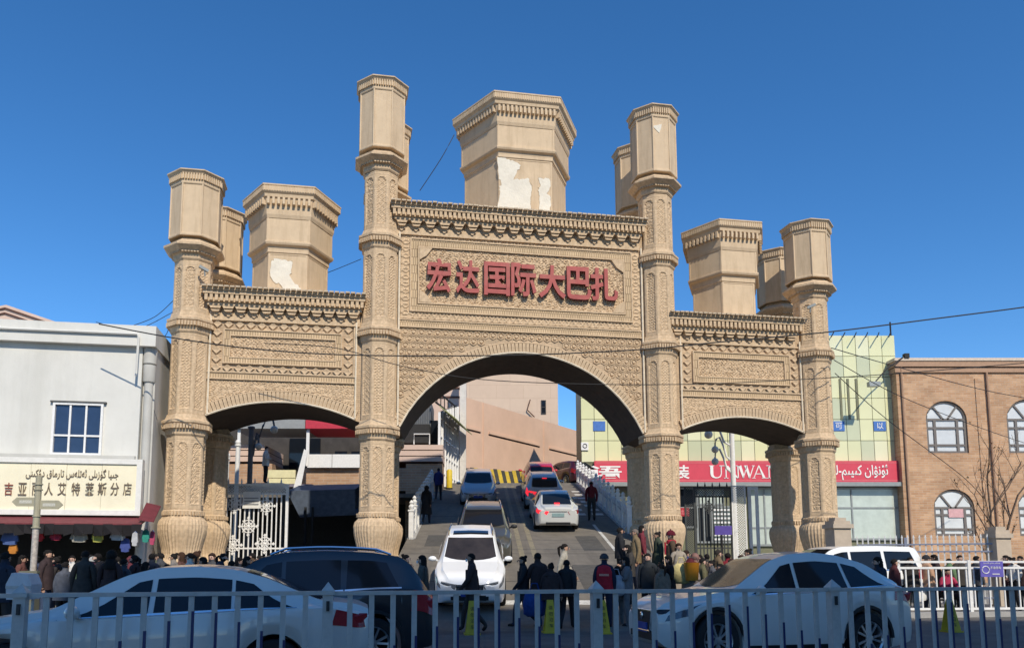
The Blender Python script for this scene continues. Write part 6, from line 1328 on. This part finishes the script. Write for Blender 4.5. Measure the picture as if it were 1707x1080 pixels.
crowd = [
 (4, 14.5, 1.74, B_, 'stand', BLK, BLK, 'short', 'person in black cut off by the left edge beside the white cabinet', 'jacket'),
 (76, 18.6, 1.78, R_, 'stand', BLK, JEAN, 'short', 'person in black jacket and blue jeans standing right of the signpost in profile', 'jacket'),
 (85, 20.5, 1.62, L_, 'lean', MARN, BLK, 'long', 'person with lit face half hidden behind the man in jeans by the signpost'),
 (96, 20.0, 1.64, L_, 'lean', BLK, BLK, 'bun', 'person with long hair leaning over the stall between jeans man and grey puffer'),
 (106, 17.6, 1.55, B_, 'stand', (.11,.115,.13), BLK, 'short', 'youth in grey puffer jacket seen from behind before the clothes stall', 'puffer'),
 (118, 21.0, 1.66, F_, 'stand', WHT, BLK, 'short', 'person in white sweater at the stall behind the grey puffer'),
 (125, 19.0, 1.55, R_, 'lean', (.12,.2,.15), BLK, 'short', 'person in pale green top squeezed beside the tall black overcoat'),
 (139, 17.5, 1.80, B_, 'stand', BLK, BLK, 'short', 'tall person in long black overcoat seen from behind at the stall', 'coat'),
 (153, 19.6, 1.60, L_, 'stand', (.30,.12,.16), BLK, 'cap', 'person with dull pink coat and pale cap between two black overcoats', 'jacket', (.4,.4,.38)),
 (165, 18.9, 1.72, L_, 'lean', BLK, BLK, 'short', 'bareheaded person in black looking down at the stall, face to the left'),
 (183, 17.4, 1.79, B_, 'stand', BLK, BLK, 'scarf', 'person in wide black coat and black headscarf seen from behind', 'gown'),
 (193, 20.4, 1.63, L_, 'stand', BEI, BLK, 'short', 'person in beige top glimpsed past the black headscarf', 'jacket'),
 (204, 17.9, 1.62, 150, 'stand', DGR, BLK, 'short', 'teenager in dark grey jacket left of the corner column', 'jacket'),
 (226, 18.6, 1.68, L_, 'lean', BLK, BLK, 'pony', 'person with hair tied back bending left below the corner column'),
 (240, 18.0, 1.55, 160, 'stand', BRN, BLK, 'long', 'person in dark brown jacket behind the roof of the white saloon', 'jacket'),
 (251, 19.2, 1.70, B_, 'stand', BLK, BLK, 'short', 'person in black under the red awning flap', 'jacket'),
 (266, 20.2, 1.72, L_, 'stand', DGR, BLK, 'short', 'person in grey hood standing in front of the outer left pillar base', 'jacket'),
 (277, 18.2, 1.50, L_, 'stand', BLK, BLK, 'short', 'child in black before the outer left pillar base'),
 (288, 19.4, 1.70, L_, 'stand', (.32,.27,.22), BLK, 'bun', 'person in fawn coat with bun walking left past the outer left pillar', 'coat'),
 (301, 20.2, 1.74, L_, 'stand', (.10,.05,.04), BLK, 'long', 'person with long brown hair behind the fawn coat', 'jacket', (.05,.025,.015)),
 (316, 18.8, 1.71, L_, 'stand', (.60,.55,.46), BLK, 'pony', 'person in cream coat with bright sunlit face left of the iron gate', 'coat', (.05,.025,.015)),
 (326, 19.8, 1.76, L_, 'stand', BRN, BLK, 'bun', 'person in brown coat at the foot of the iron gate side post', 'coat', (.05,.025,.015)),
 (337, 18.0, 1.66, L_, 'stand', (.17,.02,.03), BLK, 'long', 'person in dark red jacket above the white saloon roof', 'jacket'),
 (366, 18.8, 1.72, R_, 'lean', BLK, BLK, 'pony', 'person in black with sunlit cheek looking right before the iron gate', 'jacket'),
 (384, 18.4, 1.58, B_, 'stand', BLK, BLK, 'short', 'short person in black seen from behind before the iron gate', 'jacket'),
 (396, 19.2, 1.60, R_, 'stand', DGR, BLK, 'long', 'person in dark grey near the lower left medallion of the iron gate', 'jacket'),
 (409, 18.6, 1.68, R_, 'phone', BLK, BLK, 'long', 'person in black holding a hand to the face before the iron gate', 'jacket'),
 (420, 22.5, 1.74, L_, 'stand', BRN, BLK, 'short', 'person in brown standing close behind the iron gate crowd'),
 (486, 21.5, 1.76, F_, 'stand', DGR, BLK, 'short', 'person in dark grey right of the iron gate above the black car roof', 'jacket'),
 (498, 21.0, 1.72, L_, 'stand', RED_, BLK, 'beanie', 'person in red hooded jacket above the black crossover roof', 'puffer', RED_),
 (509, 22.4, 1.72, R_, 'stand', BLK, BLK, 'short', 'person in black right of the red hood in the left passage'),
 (524, 21.4, 1.78, F_, 'stand', BRN, BLK, 'long', 'person with loose brown hair in the middle of the left passage', None, (.06,.03,.02)),
 (536, 23.6, 1.80, R_, 'stand', DGR, BLK, 'short', 'tall person at the back of the left passage', 'jacket'),
 (549, 21.6, 1.72, B_, 'stand', (.09,.07,.06), BLK, 'bun', 'person in taupe coat with bun seen from behind in the left passage', 'coat'),
 (564, 22.2, 1.77, L_, 'stand', BLK, BLK, 'short', 'person with white face mask near the inner left pillar base', 'jacket', HB, mask),
 (578, 23.4, 1.70, R_, 'stand', BLK, BLK, 'long', 'person in shadow just left of the inner left pillar base', 'jacket'),
 (616, 20.5, 1.52, B_, 'stand', BLK, BLK, 'short', 'child in black before the inner left pillar base'),
 (675, 19.0, 1.72, R_, 'phone', MARN, BLK, 'bun', 'person in dark maroon with bun holding a phone beside the inner left pillar', 'jacket'),
 (704, 17.8, 1.70, L_, 'stand', (.09,.085,.07), DGR, 'long', 'person in olive brown parka and mask left of the white crossover', 'coat', HB, mask),
 (786, 17.4, 1.74, L_, 'walk', BLK, BLK, 'short', 'person in black with pale mask crossing in front of the white crossover', 'jacket', HB, mask),
 (872, 18.4, 1.68, L_, 'walk', BLK, BLK, 'bun', 'person in black jacket with bun leading the walking group', 'jacket'),
 (897, 18.3, 1.76, 200, 'walk', BLK, JEAN, 'short', 'tall person in black sweater carrying a grey coat in the walking group', 'jacket'),
 (919, 18.0, 1.52, 190, 'walk', BLK, JEAN, 'bun', 'child in black jacket with white chest print in the walking group', 'puffer'),
 (945, 18.1, 1.60, 170, 'walk', BLK, BLK, 'short', 'boy in black tracksuit at the right of the walking group', 'jacket'),
 (941, 20.0, 1.74, R_, 'walk', (.34,.31,.25), BLK, 'pony', 'person in beige top with white bag strap behind the tracksuit boy', None, HB),
 (1008, 18.4, 1.72, 165, 'stand', NAVY, NAVY, 'cap', 'person in red vest and grey cap with back turned', None, (.05,.05,.055), vest((.42,.02,.035))),
 (1045, 18.6, 1.68, L_, 'arms', (.17,.155,.155), (.16,.15,.15), 'long', 'person in grey hooded coat with dark scarf holding a bundle', 'jacket', HB, scarf(BLK)),
 (1030, 18.9, 1.45, 160, 'stand', (.22,.21,.21), GREY, 'long', 'child in pale grey jacket pressed against the grey hooded coat', 'puffer'),
 (1050, 20.6, 1.62, L_, 'lean', BLK, BLK, 'long', 'person with black face scarf behind the grey hooded coat', 'jacket'),
 (1060, 21.8, 1.80, L_, 'stand', (.20,.145,.08), BLK, 'short', 'grey haired person in tan jacket looking left beside the inner right pillar', 'jacket', (.16,.13,.11)),
 (1081, 19.6, 1.76, -25, 'stand', (.028,.032,.035), (.025,.025,.028), 'short', 'bearded person in black leather jacket facing the street', 'jacket'),
 (1116, 19.2, 1.70, L_, 'phone', (.022,.016,.014), BLK, 'long', 'person in long dark brown coat with hand at the mouth', 'gown'),
 (1120, 21.4, 1.80, L_, 'stand', BRN, BLK, 'beanie', 'person in dark red bobble hat and red scarf before the inner right pillar', 'jacket', (.10,.01,.02), scarf(RED_)),
 (1144, 23.0, 1.82, R_, 'phone', (.02,.045,.22), BLK, 'long', 'person in bright blue jacket with long hair right of the pillar base', 'jacket', (.03,.018,.012)),
 (1151, 19.8, 1.62, F_, 'arms', (.30,.25,.22), BEI, 'hat', 'person in maroon brimmed hat and beige puffer holding an orange bucket', 'puffer', (.09,.015,.02)),
 (1160, 21.6, 1.70, B_, 'stand', (.23,.125,.105), OLV, 'scarf', 'person wrapped in a dusky pink shawl seen from behind', 'gown', (.22,.12,.10), backpack((.12,.11,.07))),
 (1168, 23.6, 1.70, L_, 'stand', (.26,.02,.03), BLK, 'short', 'person in red partly hidden behind the pink shawl', 'jacket'),
 (1180, 24.0, 1.72, B_, 'stand', BLK, BLK, 'short', 'person in black seen from behind below the dark iron gate', 'jacket'),
 (1198, 21.6, 1.82, R_, 'stand', (.15,.105,.06), BLK, 'short', 'person in olive brown jacket with short hair facing right', 'jacket', (.03,.025,.02)),
 (1203, 19.6, 1.50, L_, 'arms', BLK, BLK, 'short', 'boy in black jacket in front of the olive brown jacket', 'jacket'),
 (1215, 22.2, 1.74, B_, 'stand', (.20,.02,.03), BLK, 'short', 'person in dark red jacket seen from behind under the right arch', 'jacket'),
 (1228, 20.6, 1.60, F_, 'stand', BLK, BLK, 'long', 'person in black between the dark red jacket and the pointing pair', 'jacket'),
 (1238, 20.4, 1.72, L_, 'phone', BRN, BLK, 'pony', 'person with raised arm pointing left under the right arch', 'jacket', (.04,.022,.015)),
 (1249, 21.8, 1.84, L_, 'stand', BLK, BLK, 'bun', 'tall person in black with bun behind the raised arm under the right arch', 'jacket'),
 (1262, 21.0, 1.62, R_, 'stand', BLK, BLK, 'short', 'person in black left of the outer right inner pillar', 'puffer'),
 (1304, 23.0, 1.72, L_, 'stand', BLK, BLK, 'short', 'person peering over the white roof left of the outer right pillar', 'jacket'),
 (1318, 23.4, 1.76, R_, 'phone', DGR, BLK, 'short', 'person in dark grey behind the white people carrier roof', 'jacket'),
 (1467, 17.2, 1.66, L_, 'arms', BLK, WHT, 'long', 'person with long black hair and white front behind the sloping crossover tail', 'jacket'),
 (1493, 19.6, 1.62, R_, 'stand', (.10,.03,.03), BLK, 'short', 'person in maroon at the left end of the white picket barrier', 'jacket'),
 (1519, 22.4, 1.62, F_, 'stand', BLK, BLK, 'short', 'person in black with white mask leaning behind the picket barrier', 'puffer', HB, mask),
 (1546, 22.6, 1.66, R_, 'stand', (.46,.28,.18), BLK, 'cap', 'person in peach hoodie and dark cap behind the picket barrier', 'puffer', (.03,.03,.035)),
 (1602, 23.2, 1.68, F_, 'stand', BLK, BLK, 'short', 'person with glasses facing the street below the spear railings', 'jacket'),
 (1692, 22.6, 1.62, L_, 'lean', WHT, BLK, 'bun', 'person in white patterned top right of the violet notice', None),
 (1704, 23.2, 1.66, L_, 'stand', BLK, BLK, 'short', 'person in black at the right edge behind the picket barrier', 'jacket'),
 (34, 19.6, 1.66, R_, 'stand', (.12,.05,.04), BLK, 'long', 'person in rust brown coat behind the white cabinet at the stall', 'jacket'),
 (60, 21.2, 1.64, L_, 'lean', (.05,.06,.10), BLK, 'bun', 'person in slate blue top looking into the stall behind the signpost'),
 (149, 21.8, 1.66, F_, 'stand', (.30,.22,.15), BLK, 'cap', 'stall keeper in camel jacket facing out under the awning', 'jacket'),
 (216, 21.0, 1.62, B_, 'stand', (.16,.03,.04), BLK, 'scarf', 'person in wine red coat and headscarf under the blue skirt', 'coat', (.12,.03,.04)),
 (258, 21.6, 1.70, R_, 'stand', (.09,.10,.06), BLK, 'short', 'person in moss green jacket beside the turquoise garment', 'jacket'),
 (311, 21.8, 1.66, R_, 'stand', (.20,.05,.05), BLK, 'beanie', 'person in brick red coat and dark knit hat before the outer left pillar', 'coat'),
 (352, 20.6, 1.72, F_, 'stand', DGR, BLK, 'long', 'person in charcoal coat facing the street by the lattice of the iron gate', 'coat', (.04,.022,.015)),
 (432, 20.4, 1.66, L_, 'stand', (.05,.06,.09), BLK, 'pony', 'person in slate jacket with ponytail near the right edge of the iron gate', 'jacket'),
 (452, 21.2, 1.74, B_, 'stand', BLK, BLK, 'short', 'person in black seen from behind at the right post of the iron gate', 'jacket'),
 (470, 22.2, 1.70, L_, 'stand', (.22,.16,.10), BLK, 'scarf', 'person in sand coat and pale headscarf right of the iron gate post', 'coat', (.3,.27,.22)),
 (592, 22.6, 1.66, L_, 'stand', (.10,.03,.04), BLK, 'long', 'person in plum coat at the left foot of the inner left pillar', 'coat'),
 (1034, 22.6, 1.70, R_, 'stand', BLK, BLK, 'short', 'person in black standing against the ramp side left of the tan jacket', 'jacket'),
 (1070, 23.2, 1.66, R_, 'stand', (.16,.03,.04), BLK, 'long', 'person in wine red behind the tan jacket and the black leather jacket', 'jacket'),
 (1097, 22.0, 1.68, L_, 'stand', (.05,.06,.04), BLK, 'bun', 'person in bottle green coat between leather jacket and bobble hat', 'coat'),
 (1104, 18.9, 1.50, 200, 'stand', (.20,.15,.11), BLK, 'pony', 'child in camel jacket seen from behind left of the long dark brown coat', 'puffer', (.05,.025,.015)),
 (1132, 20.8, 1.60, F_, 'stand', (.33,.28,.22), BLK, 'long', 'person in oatmeal coat between the bobble hat and the brimmed hat', 'coat', (.04,.022,.015)),
 (1172, 20.2, 1.64, R_, 'stand', (.12,.11,.06), BLK, 'short', 'person in khaki jacket right of the dusky pink shawl', 'jacket'),
 (1188, 20.2, 1.58, L_, 'stand', (.10,.10,.11), BLK, 'bun', 'person in mid grey jacket left of the olive brown jacket', 'puffer'),
 (1221, 19.4, 1.62, R_, 'stand', (.07,.035,.025), BLK, 'long', 'person in chestnut coat above the white crossover windscreen', 'coat', (.06,.03,.02)),
 (1256, 23.4, 1.72, F_, 'stand', (.16,.13,.10), BLK, 'short', 'person in taupe jacket far back beside the white door frame', 'jacket'),
 (1275, 22.2, 1.66, L_, 'stand', BLK, BLK, 'scarf', 'person in black headscarf in front of the dark outer right back pillar', 'coat'),
 (1290, 22.6, 1.70, R_, 'stand', (.14,.04,.05), BLK, 'short', 'person in maroon jacket over the white people carrier bonnet', 'jacket'),
 (1560, 23.6, 1.70, L_, 'stand', BLK, BLK, 'long', 'person in black with long hair behind the peach hoodie', 'coat'),
 (1584, 23.0, 1.58, R_, 'stand', (.12,.20,.10), BLK, 'short', 'person in leaf green top behind the seated person in crimson'),
 (1630, 23.4, 1.66, R_, 'stand', DGR, BLK, 'short', 'person in charcoal left of the violet notice behind the barrier', 'jacket'),
 (1680, 23.8, 1.68, L_, 'stand', (.09,.03,.03), BLK, 'pony', 'person in dark maroon between the violet notice and far gatepost', 'jacket'),
]
for row in crowd:
    u, Y, h, fc, po, tp_, lg, hr, lab = row[:9]; person(u, Y, h, fc+R.uniform(-12, 12), po, tp_, lg, hr, lab, row[9] if len(row) > 9 else None, row[10] if len(row) > 10 else HB, extra=row[11] if len(row) > 11 else None)
person(711, 33.2, 1.62, 175, 'walk', BLK, BLK, 'scarf', 'person in black headscarf and long coat walking up the ramp', 'coat', base=ramp_z(33.2), group='people on the ramp')
person(731, 40.2, 1.70, 178, 'walk', (.025,.03,.12), BLK, 'short', 'person in blue jacket with white bag near the head of the ramp', 'jacket', base=ramp_z(40.2), group='people on the ramp')
person(986, 34.0, 1.72, 178, 'stand', (.12,.015,.02), BLK, 'short', 'person in dark red top walking up beside the far balustrade', None, base=ramp_z(34.0), group='people on the ramp')
person(1578, 22.8, 1.70, F_, 'sit', (.40,.04,.09), BLK, 'short', 'seated person in crimson behind the picket barrier', None, base=-.05)
tb = thing('stool', 'low stool under the seated person in crimson', 'stool', (PX(1578, .3, 22.86), 22.86, -.05)); MB().box(-.18,.18,-.18,.18,.36,.40).build('seat', M_DKIRON, tb)
for sx in (-1, 1):
    for sy in (-1, 1): MB().box(sx*.15-.015, sx*.15+.015, sy*.15-.015, sy*.15+.015, 0, .36).build('leg', M_DKIRON, tb)
# figure standing on the ledge of the market sign
led = thing('roof_ledge', 'white ledge above the yellow market sign behind the left arch', 'ledge', (0,0,0)); p = P3(442, 806, 35); MB().box(p.x-.75, p.x+.9, 34.6, 35.6, p.z-.2, p.z).build('slab', M_WHITEM, led)
for sx in (-.65, .8): MB().box(p.x+sx-.06, p.x+sx+.06, 35.2, 35.32, -.05, p.z-.2).build('post', M_DKIRON, led)
person(443, 35, 1.70, R_, 'arms', WHT, BLK, 'short', 'person in white jacket and black trousers up on the white ledge', 'jacket', base=p.z, group='people above the left passage')
# things carried
def sack(u, v, Y, r, col, label, cat='bag'):
    p = P3(u, v, Y); t = thing('carry_bag', label, cat, p); MB().lathe([(r*.55,-r),(r*.85,-r*.8),(r*.9,0),(r*.75,r*.7),(r*.45,r*.95)], 12).map(lambda x, y, z: (x, y*.65, z)).build('bag_body', cloth(col, 'bag'), t, .8)
    MB().tube([(-r*.4,0,r*.85),(-r*.2,0,r*1.5),(r*.2,0,r*1.5),(r*.4,0,r*.85)], r*.06, 5).build('handle', cloth(col, 'bag'), t)
sack(891, 1005, 18.1, .30, (.02,.06,.22), 'large blue carrier bag swinging from the walking group'); sack(952, 960, 19.6, .16, BLK, 'black handbag at the side of the beige top'); sack(1136, 955, 19.7, .26, (.60,.50,.22), 'cream yellow shopping bag left of the orange bucket'); sack(720, 838, 40.1, .15, WHT, 'white bag in the hand of the person in the blue jacket'); sack(1027, 975, 18.5, .25, (.35,.35,.38), 'pale grey bundle held against the grey hooded coat')
p = P3(1153, 952, 19.45); t = thing('bucket', 'orange bucket held by the person in the brimmed hat', 'bucket', p); MB().lathe([(.15,-.22),(.19,.2),(.20,.22),(.18,.22),(.14,-.18)], 16).build('pail', mat('orange_plastic', (.62,.24,.02), .4, var=.15), t, .6); MB().tube([(-.19,0,.2),(-.12,0,.34),(.12,0,.34),(.19,0,.2)], .01, 5).build('handle', M_DKIRON, t)
